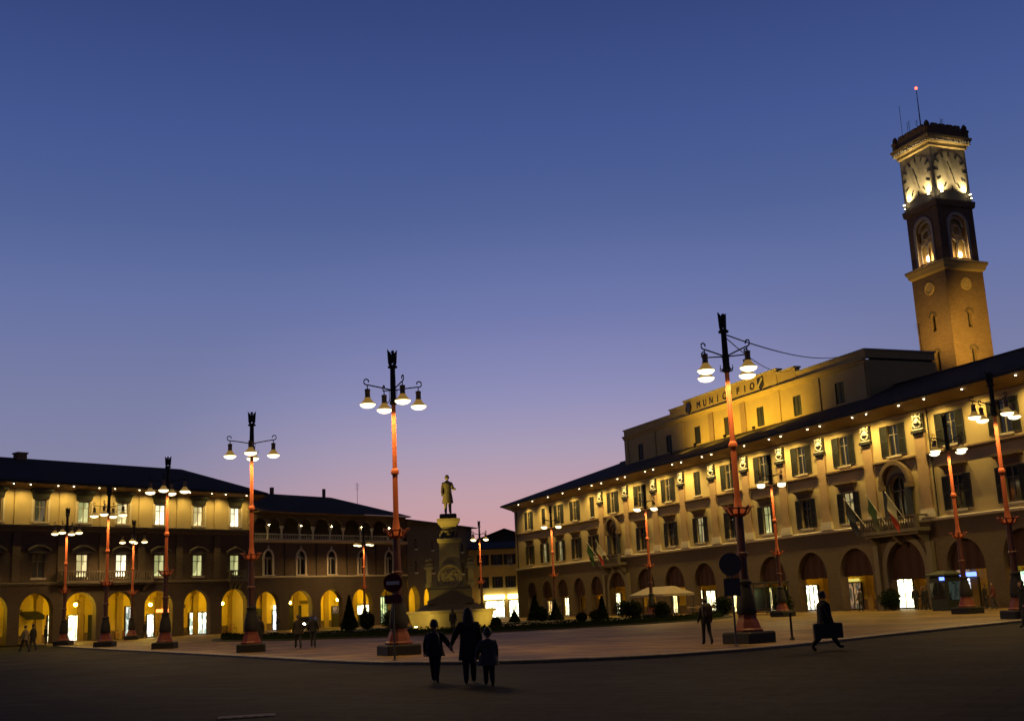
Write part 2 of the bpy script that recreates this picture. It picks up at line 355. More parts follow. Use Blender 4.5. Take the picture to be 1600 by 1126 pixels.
# ------------------------------------------------------------ facades
class Fac:
    def __init__(s,o,deg):
        s.o=Vector((o[0],o[1],0)); s.a=R(deg); s.X=Vector((math.cos(s.a),math.sin(s.a),0)); s.Y=Vector((-math.sin(s.a),math.cos(s.a),0))
        c=Vector((0,0,0))-s.o; s.cx=c.dot(s.X); s.cy=c.dot(s.Y)
    def shift(s,x,z,y):
        k=(y-s.cy)/(0-s.cy); return (s.cx+k*(x-s.cx),y,1.6+k*(z-1.6))
    def root(s,name,label,cat): return empty(name,s.o,s.a,label,cat)
    def world(s,x,y,z=0): return s.o+s.X*x+s.Y*y+Vector((0,0,z))
FR=Fac((-.645,163.534),-68.25); FL=Fac((-30.751,134.482),50)

RIB=mat('shaded_rib_stone',(.30,.20,.06),.9,.25,2,.2,20)  # ribs coloured darker than the plaster to suggest vault shading
def arcade(par,x0,x1,piers,depth,ztop,wallm,ribs=True,floorc=None):
    k=MB(); k.box(x0,x1,depth,depth+.3,0,ztop+.6); k.build('back_wall',wallm,par)
    k=MB(); k.box(x0,x1,.78,depth,ztop,ztop+.25); k.build('ceiling',wallm,par)
    if ribs:
        for p in piers:
            k=MB(); r=(depth-.7)/2-.22; n=10; cy=.7+(depth-.7)/2; zs=ztop-r*.82
            A=[(cy-r*math.cos(PI*i/n),zs+r*.78*math.sin(PI*i/n)) for i in range(n+1)]
            for (ya,za),(yb,zb) in zip(A,A[1:]):
                k.add([(p-.3,ya,za),(p-.3,yb,zb),(p-.3,yb,ztop-.003),(p-.3,ya,ztop-.003),(p+.3,ya,za),(p+.3,yb,zb),(p+.3,yb,ztop-.003),(p+.3,ya,ztop-.003)],[(0,1,2,3),(4,7,6,5),(0,4,5,1)])
            k.box(p-.35,p+.35,depth-.18,depth-.004,0,zs).box(p-.42,p+.42,depth-.2,depth-.006,zs,zs+.14)
            k.build('rib_arch',RIB,par)
    k=MB(); k.box(x0,x1,depth-.05,depth-.003,0,.85); k.build('wainscot',BRN,par)
def shopfront(par,x,y,w,h,mname,col,st,mull=2,frame=DKM,sign=None,zb=.1,scale=3.2):
    """lit shop window set against the arcade's back wall"""
    k=MB(); a=.08
    k.box(-w/2-a,w/2+a,-.16,0,-zb+.005,0).box(-w/2-a,-w/2,-.16,0,0,h).box(w/2,w/2+a,-.16,0,0,h).box(-w/2-a,w/2+a,-.16,0,h,h+a)
    for i in range(1,mull+1): xx=-w/2+w*i/(mull+1); k.box(xx-.03,xx+.03,-.14,-.02,0,h)
    f=k.build('shop_window',frame,par,(x,y-.004,zb))
    k=MB(); k.box(-w/2,w/2,-.07,-.05,0,h); k.build('pane',emit(mname,col,st*1.5,1,scale),f)
    if sign:
        k=MB(); k.bev(-w/2,w/2,-.34,-.165,h+.15,h+.15+sign[2],.03); k.build('shop_sign',emit(sign[0],sign[1],sign[3]),f)
    return f
def cornice(par,x0,x1,prof,m,name='cornice',y=0,ends=True):
    # prof: list of (projection,z) from bottom to top
    k=MB(); rs=[]
    for p,z in prof: rs.append([(x0-(p if ends else 0),y-p,z),(x1+(p if ends else 0),y-p,z),(x1+(p if ends else 0),y+.05,z),(x0-(p if ends else 0),y+.05,z)])
    k.loft(rs); return k.build(name,m,par)

# ============================================================ town hall on the right
TH=FR.root('town_hall','long three storey town hall with lit eaves, arcade and yellow attic, on the right','building')
LWING=[5.3,10.4,15.5,20.5,25.5]; MID=[38.0,44.4,50.45,56.45,62.3,68.25,74.15]; RW_=[86.5,91.7,97.2,102.8,108.4,114.0]; POR=[31.2,80.3]
REL=[28.07,34.66,41.41,47.41,53.48,59.37,65.25,71.11,77.2,83.35]
TX1=117.5
ops=[]
for x in LWING: ops.append(op(x,3.3,0,4.58,True))
for x in MID: ops.append(op(x,4.15,0,4.92,True))
ops+= [op(31.2,4.2,0,4.85,True),op(80.2,4.25,0,5.15,True),op(86.4,3.75,0,4.9,True),op(91.9,3.75,0,5.2,True),op(97.4,3.75,0,5.0,True)]+[op(x,3.75,0,5.0,True) for x in (102.9,108.5,114.1)]
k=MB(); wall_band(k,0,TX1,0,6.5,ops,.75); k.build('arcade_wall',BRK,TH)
ups=[]; fst=[]
for x in LWING+MID+RW_+POR: ups.append(op(x,1.25,11.6,13.98))
for x in LWING+MID+RW_: fst.append(op(x,1.3,6.95,9.4))
fst+=[op(31.2,1.7,6.75,9.95,True),op(80.35,1.8,6.75,10.0,True)]
k=MB(); wall_band(k,0,TX1,6.5,10.6,fst,.35); wall_band(k,0,TX1,10.6,15.9,ups,.35); k.build('upper_wall',PL,TH)
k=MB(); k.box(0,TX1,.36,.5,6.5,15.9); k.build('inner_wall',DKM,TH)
k=MB(); k.box(-.02,.0,0,9,0,15.9); k.box(0,TX1,12,12.3,0,15.9); k.box(TX1,TX1+.02,0,12.3,0,15.9); k.build('side_wall',PL,TH)
cornice(TH,0,TX1,[(.0,6.32),(.16,6.36),(.2,6.5),(.1,6.54),(.1,6.6)],STN,'string_course',y=-.003)
pst={5.3:'dark',10.4:'slit',15.5:'slit',20.5:'dark',25.5:'dark',50.45:'slit',62.3:'green',74.15:'slit'}
for x in LWING+MID+RW_:
    window(TH,x,6.95,1.3,2.45,pst.get(x,'dark'),'open',hood=('flat',2.6,.75),shw=.78)
for i,x in enumerate(LWING+MID+RW_+POR):
    window(TH,x,11.6,1.25,2.38,'dark','open' if i%3!=1 or x>60 else 'closed',shw=.82 if (i%3!=1 or x>60) else .62)
for x,w in ((31.2,1.7),(80.35,1.8)):
    o=op(0,w,0,3.22,True); k=MB(); pane_poly(k,o,.2,.0); 
    k2=MB(); arch_band(k2,0,3.22-w/2,w/2,w/2+.28,-.16,-.002); arch_band(k2,0,3.22-w/2+.35,w/2+.55,w/2+.85,-.5,-.002)
    k2.box(-w/2-.3,-w/2-.001,-.16,-.002,0,3.22-w/2).box(w/2+.001,w/2+.3,-.16,-.002,0,3.22-w/2).box(-w/2-.9,-w/2-.301,-.5,-.002,3.22-w/2-.05,3.22-w/2+.33).box(w/2+.301,w/2+.9,-.5,-.002,3.22-w/2-.05,3.22-w/2+.33)
    f=k2.build('balcony_window',BRN,TH,(x,0,6.75)); k.build('pane',PANES['dark'],f)
    k=MB(); k.box(-.05,.05,.1,.19,0,3.1).box(-w/2,w/2,.11,.185,2.1,2.2); k.build('mullion',FRM,f)
    kk=MB(); sh=.75
    for sx in (-w/2-sh,w/2): kk=MB(); kk.box(sx,sx+sh,-.24,-.17,.02,2.6); kk.build('shutter',DKW,f)
# pilasters with bases, carved reliefs on top
def pil():
    m=MB(); m.box(-.55,.55,-.14,0,7.25,12.95); return m.mesh('pilaster',PK)
def pilb():
    m=MB(); m.box(-.8,.8,-.26,-.003,6.6,6.95).box(-.7,.7,-.2,-.003,6.95,7.25); return m.mesh('pilaster_base',STN)
def relief():
    # small stone coat of arms in a dark square recess: back panel is its own mesh
    m=MB()
    m.box(-.55,.55,-.2,-.142,-.05,.05)
    m.lathe([(.02,-.2),(.2,-.14),(.24,0),(.2,.16),(.05,.22)],8,(0,-.2,.62),0,1,.5)
    for sx in (-1,1):
        m.tube([(sx*.06,-.2,.12),(sx*.3,-.22,.2),(sx*.42,-.22,.42),(sx*.3,-.22,.62),(sx*.2,-.2,.5)],.06,6)
        m.tube([(sx*.1,-.2,1.0),(sx*.34,-.22,.92),(sx*.44,-.22,.72)],.055,6)
        m.ball((sx*.42,-.2,1.02),.09,.07,.09,6,4)
    m.box(-.12,.12,-.24,-.15,.9,1.1)
    return m.mesh('carving',WHT)
pm,pbm,rm=pil(),pilb(),relief()
kb=MB(); kb.box(-.58,.58,-.145,-.004,.05,1.12); kb.box(-.62,.62,-.34,-.002,-.28,-.052).box(-.5,.5,-.26,-.003,-.45,-.282); rbm=kb.mesh('relief_panel',DKM)
for x in REL:
    p=inst('pilaster',pm,TH,(x,0,0)); inst('pilaster_base',pbm,p)
    r=inst('relief_panel',rbm,TH,(x,-.003,13.15)); inst('carving',rm,r)
# shelves below the upper windows
for a,b in zip([.6]+[x+.6 for x in REL],[27.4]+[x-.6 for x in REL[1:]]+[TX1]):
    k=MB(); k.box(a,b,-.3,-.004,11.16,11.28).box(a,b,-.2,-.004,11.04,11.158); k.build('sill_course',SOF,TH)
# eaves, roof
k=MB(); k.loft([[(x,.25,14.5),(x,-.1,14.5),(x,-.16,14.62),(x,-.5,14.72),(x,-1.72,15.12),(x,-1.72,15.3),(x,.25,15.3)] for x in (-.55,TX1+1)]); k.build('soffit',SOF,TH)
cornice(TH,0,TX1,[(.0,14.3),(.07,14.33),(.1,14.48),(.1,14.499)],PL,'frieze',y=-.004,ends=False)
k=MB(); k.box(-.6,TX1+1,-1.86,-1.722,15.1,15.32); k.build('gutter',DKM,TH)
k=MB(); k.add([(-.6,-1.87,15.33),(TX1+1,-1.87,15.33),(TX1+1,7,18.6),(20,7,18.8),(-.6,14,15.33),(TX1+1,14,15.33)],[(0,1,2,3),(0,3,4),(3,2,5,4),(1,5,2)]); k.build('roof',TIL,TH)
k=MB(); k.tube([(20,7,18.82),(TX1+1,7,18.62)],.13,6); k.build('ridge_tiles',TIL,TH)
for v in (1.7,6.87,12.22,17.05,22.19,25.76,28.43,32.76,34.66,39.59,41.43,45.66,47.55,51.76,53.6,57.7,59.54,63.67,65.52,69.56,71.31,75.68,77.45,81.34,84.18,88.14,93.22,98.2,103.5,109,114.4):
    x,y,z=FR.shift(v,15.37,-1.45); soffit_light(TH,(x,y,14.98))
for x in (57.1,84.4,1.0): k=MB(); k.tube([(x,-.1,6.6),(x,-.1,15.3)],.06,6); k.build('downpipe',DKM,TH)
# attic with the name
AT=4.2; att=empty('attic',(0,AT,0)); att.parent=TH
ax=[31.0,37.9,44.2,50.3,56.4,62.6,69.0]
k=MB(); wall_band(k,26.9,72.9,15.95,20.9,[op(x,1.25,17.75,19.65) for x in ax],.3); k.box(72.87,72.9,.003,7.5,15.95,20.9); k.box(26.9,26.93,.003,7.5,15.95,20.9); k.box(26.94,72.86,7.2,7.5,15.95,20.9)
k.build('attic_wall',YEL,att)
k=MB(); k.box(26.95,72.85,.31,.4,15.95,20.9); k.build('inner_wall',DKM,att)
cornice(att,26.9,72.9,[(.0,20.6),(.12,20.65),(.18,20.85),(.3,20.9),(.34,21.05),(.1,21.1)],YEL,'attic_cornice',y=-.003,ends=False)
k=MB(); k.box(26.9,38.6,.0,.5,21.1,21.75).box(38.6,41.9,-.05,.5,21.1,22.3).box(41.9,59.8,-.1,.5,21.1,22.7).box(59.8,62.8,-.05,.5,21.1,22.3).box(62.8,72.9,0,.5,21.1,21.75).box(72.4,72.9,.5,7.5,21.1,21.75); k.build('parapet',YEL,att)
k=MB(); 
for a,b,z,y in ((26.8,38.55,21.75,-.12),(38.5,41.85,22.3,-.17),(41.8,59.9,22.7,-.22),(59.85,62.9,22.3,-.17),(62.85,73.0,21.75,-.12)): k.box(a,b,y,.6,z+.002,z+.13)
k.box(72.3,73.02,.61,7.6,21.752,21.88); k.build('coping',STN,att)
k=MB(); k.quad((26.9,.5,21.0),(72.9,.5,21.0),(72.9,7.5,21.0),(26.9,7.5,21.0)); k.build('flat_roof',TIL,att)
for x in ax: window(att,x,17.75,1.25,1.9,'dark','closed',shw=.62,sill=False)
for x in [27.5,34.4,41.0,47.2,53.4,59.5,65.8,72.3]: k=MB(); k.box(x-.45,x+.45,-.1,-.003,15.95,20.6); k.build('pilaster',PK if 42<x<58 else YEL,att)
k=MB(); k.tube([(72.2,6.8,21.0),(72.2,6.8,24.6)],.03,5)
for j in range(5): k.tube([(71.75+.05*j,6.8,24.5-.22*j),(72.65-.05*j,6.8,24.5-.22*j)],.015,4)
k.build('antenna',DKM,att)
LET=mat('dark_bronze',(.03,.022,.012),.5,.2,8)
for i,ch in enumerate('MUNICIPIO'):
    c=bpy.data.curves.new('letter','FONT'); c.body=ch; c.size=1.02; c.extrude=.03; c.align_x='CENTER'
    o=bpy.data.objects.new('letter',c); COL.objects.link(o); dg=bpy.context.evaluated_depsgraph_get(); me=bpy.data.meshes.new_from_object(o.evaluated_get(dg)); bpy.data.objects.remove(o)
    me.materials.clear(); me.materials.append(LET)
    inst('letter',me,att,(45.1+i*1.31,-.14,21.50),rot=(PI/2,0,0))
# crest and fasces-like bundle beside the letters: shield and crossed staff
k=MB(); k.loft([[(-.42,-.2,1.0),(.42,-.2,1.0),(.42,-.1,1.0),(-.42,-.1,1.0)],[(-.45,-.24,.55),(.45,-.24,.55),(.45,-.1,.55),(-.45,-.1,.55)],[(-.25,-.22,.15),(.25,-.22,.15),(.25,-.1,.15),(-.25,-.1,.15)],[(-.03,-.2,-.08),(.03,-.2,-.08),(.03,-.1,-.08),(-.03,-.1,-.08)]])
for a in range(5): k.ball((-.36+a*.18,-.17,1.1),.07,.05,.1,6,4)
k.tube([(-.5,-.16,.9),(-.6,-.18,.5),(-.4,-.16,.1)],.06,6).tube([(.5,-.16,.9),(.6,-.18,.5),(.4,-.16,.1)],.06,6); k.build('crest',LET,att,(43.0,0,21.3))
k=MB(); k.loft([[(-.5,-.18,1.15),(.5,-.18,1.15),(.5,-.1,1.15),(-.5,-.1,1.15)],[(-.5,-.18,.3),(.5,-.18,.3),(.5,-.1,.3),(-.5,-.1,.3)],[(-.05,-.18,-.05),(.05,-.18,-.05),(.05,-.1,-.05),(-.05,-.1,-.05)]])
k.mi=1; k.tube([(-.42,-.21,.2),(.42,-.21,1.05)],.09,6); k.build('crest',[LET,STN],att,(57.1,0,21.3))
# floodlights on the roof in front of the attic
def floodlight(par,loc,target,e,col,size=R(95)):
    k=MB(); k.box(-.14,.14,-.1,.1,-.12,.1).box(-.16,-.142,-.03,.03,-.3,.1).box(.142,.16,-.03,.03,-.3,.1).box(-.16,.16,-.05,.05,-.33,-.302)
    f=k.build('floodlight',DKM,par,loc); d=(Vector(target)-Vector(loc)).normalized()*.22; spot(f,tuple(d),tuple(Vector(target)-Vector(loc)),e,col,size,1,.1); return f
for x,e in ((45.6,900),(50.6,1300),(56.3,1500),(61.4,1000)):
    floodlight(TH,(x,.0,16.75),(x+.2,AT,19.9),e*1.1,(1,.63,.06),R(135))
# arcade inside
pr=[(a+b)/2 for a,b in zip([5.3,10.4,15.5,20.5,25.5,31.2]+MID+[80.2,86.4,91.9,97.4,102.9,108.5],[10.4,15.5,20.5,25.5,31.2]+MID+[80.2,86.4,91.9,97.4,102.9,108.5,114.1])]
arcade(TH,0,TX1,pr,3.6,5.5,OCH,True)
for x in (0,TX1-.3): k=MB(); k.box(x,x+.3,.75,3.6,0,5.5); k.build('end_wall',OCH,TH)
# curtains hung in the upper part of the arches
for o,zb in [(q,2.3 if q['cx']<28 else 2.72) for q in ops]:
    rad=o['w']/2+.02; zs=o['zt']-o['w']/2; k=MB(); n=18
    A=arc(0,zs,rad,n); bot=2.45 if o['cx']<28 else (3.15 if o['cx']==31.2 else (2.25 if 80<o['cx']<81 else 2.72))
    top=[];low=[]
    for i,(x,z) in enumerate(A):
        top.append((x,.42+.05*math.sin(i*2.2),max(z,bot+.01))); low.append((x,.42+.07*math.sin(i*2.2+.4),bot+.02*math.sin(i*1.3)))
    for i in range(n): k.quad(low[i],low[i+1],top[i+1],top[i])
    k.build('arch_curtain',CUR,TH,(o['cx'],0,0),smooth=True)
# portico lamps and shop windows
def ceiling_lamp(par,x,y,z,m=ARCW,r=.15,drop=.8):
    k=MB(); k.tube([(0,0,r+.05),(0,0,r+.05+drop)],.015,6).lathe([(.04,r+.1),(.13,r+.04),(.15,r-.02),(.13,r-.03)],10); e=k.build('ceiling_lamp',DKM,par,(x,y,z))
    k=MB(); k.ball((0,0,0),r,r,r,12,8); k.build('bulb',m,e,smooth=True); return e
for i,x in enumerate([8,18,28.2,31.0,41.2,50.4,62.3,68.4,74.2,80.1,86.2,92,98,106,113]):
    ceiling_lamp(TH,x,2.2,3.95,ARCR,.14,1.3)
SW=(1,.84,.45)
D_=3.6
shopfront(TH,2.8,D_,2.0,1.9,'shop_amber',(1,.6,.15),1.1)
shopfront(TH,8.2,D_,2.5,2.2,'shop_white',SW,3.6)
shopfront(TH,12.7,D_,1.1,2.2,'shop_white',SW,3.6,0)
shopfront(TH,16.4,D_,3.4,2.0,'shop_green_glass',(.6,.85,.5),.5,3)
shopfront(TH,23.8,D_,1.8,2.4,'shop_white',SW,3.6,1)
shopfront(TH,38.0,D_,1.0,2.0,'shop_yellow',(1,.75,.25),2.5,0)
shopfront(TH,43.6,D_,.6,2.2,'shop_white',SW,3.6,0)
shopfront(TH,45.6,D_,1.8,2.1,'shop_gold',(1,.85,.45),4,1)
shopfront(TH,50.1,D_,1.0,1.9,'shop_yellow',(1,.75,.25),2.5,0)
shopfront(TH,52.7,D_,.5,1.9,'shop_white',SW,3.6,0)
shopfront(TH,56.8,D_,1.0,2.1,'shop_yellow',(1,.75,.25),2.5,1)
shopfront(TH,63.0,D_,1.9,2.1,'shop_book',(1,.86,.6),4,2,scale=4)
shopfront(TH,69.0,D_,2.1,2.1,'shop_dim',(.9,.5,.2),.3,1,sign=('sign_yellow',(1,.85,.2),.22,.8))
shopfront(TH,75.5,D_,2.0,2.25,'door_bright',(1,.86,.5),7,1)
shopfront(TH,82.5,D_,2.3,2.0,'shop_blue',(.75,.85,1),2.6,2,scale=4,sign=('sign_blue',(.12,.2,1),.3,4))
shopfront(TH,86.7,D_,.9,2.2,'shop_mint',(.7,1,.6),3,0,scale=3,sign=('sign_green',(.45,1,.35),.35,4))
shopfront(TH,88.2,D_,.8,2.3,'shop_mint',(.7,1,.6),3,0,scale=3)
# balconies with balusters
def balcony(par,x0,x1,zb,proj,hh=.95,m=STN,name='balcony',bal=.28):
    b=MB(); b.box(x0,x1,-proj,-.003,zb-.28,zb).box(x0+.2,x1-.2,-proj+.2,-.004,zb-.45,zb-.283)
    e=b.build(name,m,par)
    k=MB(); k.box(x0,x1,-proj,-proj+.2,zb+hh-.12,zb+hh).box(x0,x0+.2,-proj+.21,-.01,zb+hh-.12,zb+hh).box(x1-.2,x1,-proj+.21,-.01,zb+hh-.12,zb+hh)
    for x in (x0,x1-.26): k.box(x,x+.26,-proj-.01,-proj+.24,zb+.003,zb+hh-.122)
    k.build('handrail',m,e)
    bm_=MB(); bm_.lathe([(.05,0),(.09,.08),(.10,.25),(.05,.45),(.045,.6),(.08,.72),(.08,hh-.125)],8); bme=bm_.mesh('baluster',m,True)
    n=int((x1-x0-.6)/bal)
    for i in range(n): inst('baluster',bme,e,(x0+.42+(x1-x0-.84)*i/(n-1),-proj+.1,zb+.002))
    for x in (x0+.5,(x0+x1)/2,x1-.5):
        c=MB(); c.loft([[(x-.14,-proj*.75,zb-.46),(x+.14,-proj*.75,zb-.46),(x+.14,-.006,zb-.46),(x-.14,-.006,zb-.46)],[(x-.12,-.2,zb-1.1),(x+.12,-.2,zb-1.1),(x+.12,-.006,zb-1.1),(x-.12,-.006,zb-1.1)]]); c.build('corbel',m,e)
    return e
balcony(TH,76.9,83.4,5.95,1.3,m=GRY); balcony(TH,28.6,33.9,5.85,1.1,m=GRY)
# portal surrounds
for x,zt,w in ((31.2,4.85,4.2),(80.2,5.15,4.25)):
    k=MB(); arch_band(k,0,zt-w/2,w/2+.003,w/2+.5,-.14,-.004)
    for sg in (-1,1): k.box(*(sorted((sg*(w/2+.004),sg*(w/2+.5)))),-.14,-.004,0,zt-w/2); 
    for sg in (-1,1): a,b=sorted((sg*(w/2+.6),sg*(w/2+1.15))); k.box(a,b,-.35,-.004,0,zt-.25)
    k.build('portal_surround',GRY,TH,(x,0,0))
# ------------------------------------------------------------ clock tower behind the town hall
tw=empty('clock_tower',FR.world(68.65,18.2),FR.a,'tall square brick clock tower with lit dials, rising behind town hall roof','tower')
a=2.25
ops1=[op(0,.55,21.2,23.0,True),op(0,.5,24.9,26.5,True)]
def four(m,fn,sides=(0,1,2,3)):
    for sd in sides:
        t=MB(); fn(t); c,s=math.cos(sd*PI/2),math.sin(sd*PI/2); o=len(m.v)
        m.v+=[(x*c-y*s,x*s+y*c,z) for x,y,z in t.v]; m.f+=[tuple(i+o for i in f) for f in t.f]; m.m+=[m.mi]*len(t.f)
k=MB(); four(k,lambda t: (wall_band(t,-a,a,0,24,ops1[:1],.35,-a),wall_band(t,-a,a,24,30.6,ops1[1:],.35,-a))); k.build('shaft',mat('amber_brick',(.27,.17,.085),.9,.25,1.2,.5,kind='brick'),tw)
k=MB(); k.box(-a+.4,a-.4,-a+.4,a-.4,0,30.9); k.build('core',DKM,tw)
for sd in range(4):
    c,s=math.cos(sd*PI/2),math.sin(sd*PI/2)
    for zs,w in ((21.2+1.8-.275,.55),(24.9+1.6-.25,.5)):
        k=MB(); arch_band(k,0,zs,w/2+.1,w/2+.28,-a-.05,-a-.002,8); k.build('window_hood',BRD,tw,rz=sd*PI/2)
    k=MB(); n=20
    rs=[[(r*math.cos(2*PI*j/n),-a-d,29.05+r*math.sin(2*PI*j/n)) for j in range(n)] for r,d in ((.62,.002),(.62,.1),(.46,.1),(.44,.03),(.01,.06))]
    k.loft(rs); k.build('roundel',YEL,tw,rz=sd*PI/2,smooth=True)
k=MB(); rr=lambda p,z: [(-a-p,-a-p,z),(a+p,-a-p,z),(a+p,a+p,z),(-a-p,a+p,z)]
k.loft([rr(.0,30.3),rr(.2,30.5),rr(.25,30.75),rr(.38,30.95),rr(.43,31.2),rr(.1,31.35)]); k.build('cornice',YEL,tw)
b=2.12
DB=mat('dark_brick',(.27,.17,.095),.9,.3,1.2,.5,kind='brick')
k=MB(); four(k,lambda t: wall_band(t,-b,b,31.34,36.6,[op(0,2.0,31.6,35.8,True)],.5,-b)); k.build('belfry_wall',DB,tw)
for sd in range(4):
    k=MB(); zs=34.8
    arch_band(k,0,zs,1.003,1.28,-b-.12,-b-.002); arch_band(k,0,zs,.72,.95,-b+.18,-b+.3); k.box(-1.28,-1.003,-b-.12,-b-.002,31.5,zs).box(1.003,1.28,-b-.12,-b-.002,31.5,zs)
    # tympanum with oculus over two small arches and a colonnette
    for sx in (-.5,.5): arch_band(k,sx,33.1,.36,.5,-b+.2,-b+.32,8)
    n=16; ri,ro=.42,.56
    for j in range(n):
        t0,t1=2*PI*j/n,2*PI*(j+1)/n; p=[(r*math.cos(t),34.35+r*math.sin(t)) for r,t in ((ri,t0),(ri,t1),(ro,t1),(ro,t0))]
        k.add([(x,-b+.16,z) for x,z in p]+[(x,-b+.34,z) for x,z in p],[(0,1,2,3),(4,7,6,5),(0,4,5,1),(2,6,7,3)])
    k.box(-.07,.07,-b+.2,-b+.32,31.6,33.1).box(-1,-.86,-b+.2,-b+.32,31.6,33.1).box(.86,1,-b+.2,-b+.32,31.6,33.1).box(-1,1,-b+.22,-b+.3,33.55,33.7)
    f=k.build('bell_opening',STN,tw,rz=sd*PI/2)
    k=MB(); k.ball((.06,-b+.06,31.95),.10,.07,.26,8,6); k.build('lamp_bulb',emit('belfry_bulb',(1,.72,.32),110),f,smooth=True)
    k=MB(); k.box(-.99,.99,-b+.49,-b+.5,31.6,35.8); k.build('niche_back',YEL,f)
k=MB(); k.loft([rr(-.1,36.55),rr(.05,36.65),rr(.12,37.2),rr(.0,37.3)]); k.build('band',DB,tw)
DIAL=mat('dial_stone',(.36,.31,.22),.85,.3,1.4,.2,20)
k=MB(); k.box(-b,b,-b,b,37.3,42.7); k.build('clock_stage',DIAL,tw)
DM=mat('dial_marks',(.03,.028,.025),.6,.2,6)
tick=MB(); tick.box(-.07,.07,-.04,0,-.24,.24); tme=tick.mesh('hour_mark',DM)
def faceloc(sd,x,y,z): c,s=math.cos(sd*PI/2),math.sin(sd*PI/2); return (x*c-y*s,x*s+y*c,z)
for sd in range(4):
    dial=MB(); n=40; dial.loft([[(1.98*math.cos(2*PI*j/n),-b-.03,40.2+1.98*math.sin(2*PI*j/n)) for j in range(n)],[(1.98*math.cos(2*PI*j/n),-b-.002,40.2+1.98*math.sin(2*PI*j/n)) for j in range(n)]]); dl=dial.build('clock_dial',DIAL,tw,rz=sd*PI/2)
    for j in range(12):
        t=2*PI*j/12; o=inst('hour_mark',tme,dl,(1.7*math.sin(t),-b-.032,40.2+1.7*math.cos(t)),rot=(0,t,0))
    h1=MB(); h1.box(-.06,.06,-.1,-.065,-.25,1.0); h1.build('hour_hand',DM,dl,(0,-b-.03,40.2)).rotation_euler=(0,R(-19),0)
    h2=MB(); h2.box(-.045,.045,-.14,-.105,-1.35,.3); h2.build('minute_hand',DM,dl,(0,-b-.03,40.2)).rotation_euler=(0,R(-14),0)
    for sx in (-1.75,1.75):
        k=MB(); k.box(-.1,.1,-.3,-.1,-.1,.04).box(-.03,.03,-.12,.5,-.1,-.04); f=k.build('dial_uplight',DKM,tw,faceloc(sd,sx*.97,-b-.22,37.72),rz=sd*PI/2)
        k=MB(); k.ball((0,-.2,.12),.12,.12,.08,8,5); k.build('bulb',emit('dial_bulb',(1,.85,.5),12),f); spot(f,(0,-.2,.24),(-sx*.5,.3,1.6),1000,(1,.78,.38),R(85),1,.06)
k=MB(); k.loft([rr(-.13,42.5),rr(.05,42.6),rr(.05,42.9),rr(.2,43.0),rr(.25,43.2),rr(.4,43.35),rr(.44,43.6),rr(.05,43.7)]); k.build('top_cornice',YEL,tw)
dn=MB(); dn.box(-.08,.08,-.2,0,0,.22); dme=dn.mesh('dentil',STN)
for sd in range(4):
    for j in range(15): inst('dentil',dme,tw,faceloc(sd,-2.3+j*4.6/14,-a-.255,43.02),rz=sd*PI/2)
k=MB()
def par(t): t.box(-a-.1,a-.16,-a-.1,-a+.15,43.66,44.6)
four(k,par); k.build('parapet',DB,tw)
ml=MB(); ml.bev(-.36,.36,-.14,.14,0,.28,.03); mlm=ml.mesh('merlon',DB)
for sd in range(4):
    for x in (-1.35,-.45,.45,1.35): inst('merlon',mlm,tw,faceloc(sd,x,-a+.025,44.598),rz=sd*PI/2)
fn=MB(); fn.lathe([(.34,0),(.34,.5),(.42,.55),(.42,.7),(.22,.8),(.28,1.0),(.18,1.25),(.05,1.4)],8); fme=fn.mesh('finial',DB)
for sx in (-a,a):
    for sy in (-a,a): inst('finial',fme,tw,(sx,sy,43.7))
k=MB(); k.tube([(0,0,43),(0,0,46),(0,0,49.6)],[.07,.06,.03],6); ms=k.build('mast',DKM,tw,(-.3,-.6,0))
k=MB(); k.ball((0,0,49.7),.13,.13,.15,10,6); k.build('beacon',emit('red_beacon',(1,.06,.03),9),ms)
for i,(x,y,h) in enumerate(((-1.5,-1.9,4.2),(-.9,-1.5,2.4),(-.6,-2.0,2.0),(.5,-1.8,1.9),(1.2,-1.2,1.6),(1.7,.2,1.7),(.9,.8,2.2))):
    k=MB(); k.tube([(0,0,0),(0,0,h)],.022,5)
    for j in range(3 if i%2 else 0): k.tube([(-.3+.06*j,0,h-.15-.22*j),(.3-.06*j,0,h-.15-.22*j)],.012,4)
    k.build('antenna',DKM,tw,(x,y,44))
for (x,y,z),q,e in (((-.9,-6.9,21.35),(-.6,-a,26),520),((.9,-6.9,21.35),(.4,-a,25),520)): floodlight(tw,(x,y,z),q,e,(1,.60,.10),R(80))
for (x,y,z),q,e in (((9.5,-6.5,18.95),(a,-.8,24),5200),((11.5,-4.5,18.6),(a,.6,24.5),5200)): floodlight(tw,(x,y,z),q,e,(1,.60,.10),R(50))

# ============================================================ arcaded palace on the left
PA=FL.root('arcaded_palace','large arcaded palace with hooded upper windows and dark hipped roof, far left','building')
bx=[-35.0,-30.35,-25.75,-21.1,-16.7,-12.2,-7.4,-2.5]
aops=[op(x,3.4,0,4.85,True) for x in bx]
BR3=mat('shaded_brick',(.075,.052,.031),.9,.3,1.2,.5,kind='brick')  # brown brick darkened so its colour holds the arcade wall's shade
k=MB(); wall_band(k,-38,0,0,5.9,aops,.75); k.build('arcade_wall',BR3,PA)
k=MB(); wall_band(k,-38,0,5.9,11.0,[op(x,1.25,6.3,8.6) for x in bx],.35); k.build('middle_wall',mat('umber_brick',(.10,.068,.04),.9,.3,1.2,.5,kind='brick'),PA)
k=MB(); wall_band(k,-38,0,11.0,16,[op(x,1.2,11.75,13.9) for x in bx],.35); k.build('upper_wall',PL,PA)
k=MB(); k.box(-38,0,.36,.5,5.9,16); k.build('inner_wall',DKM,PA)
k=MB(); k.box(-38,0,12,12.3,0,16); k.box(-.02,0,.5,12,0,16); k.build('side_wall',PL,PA)
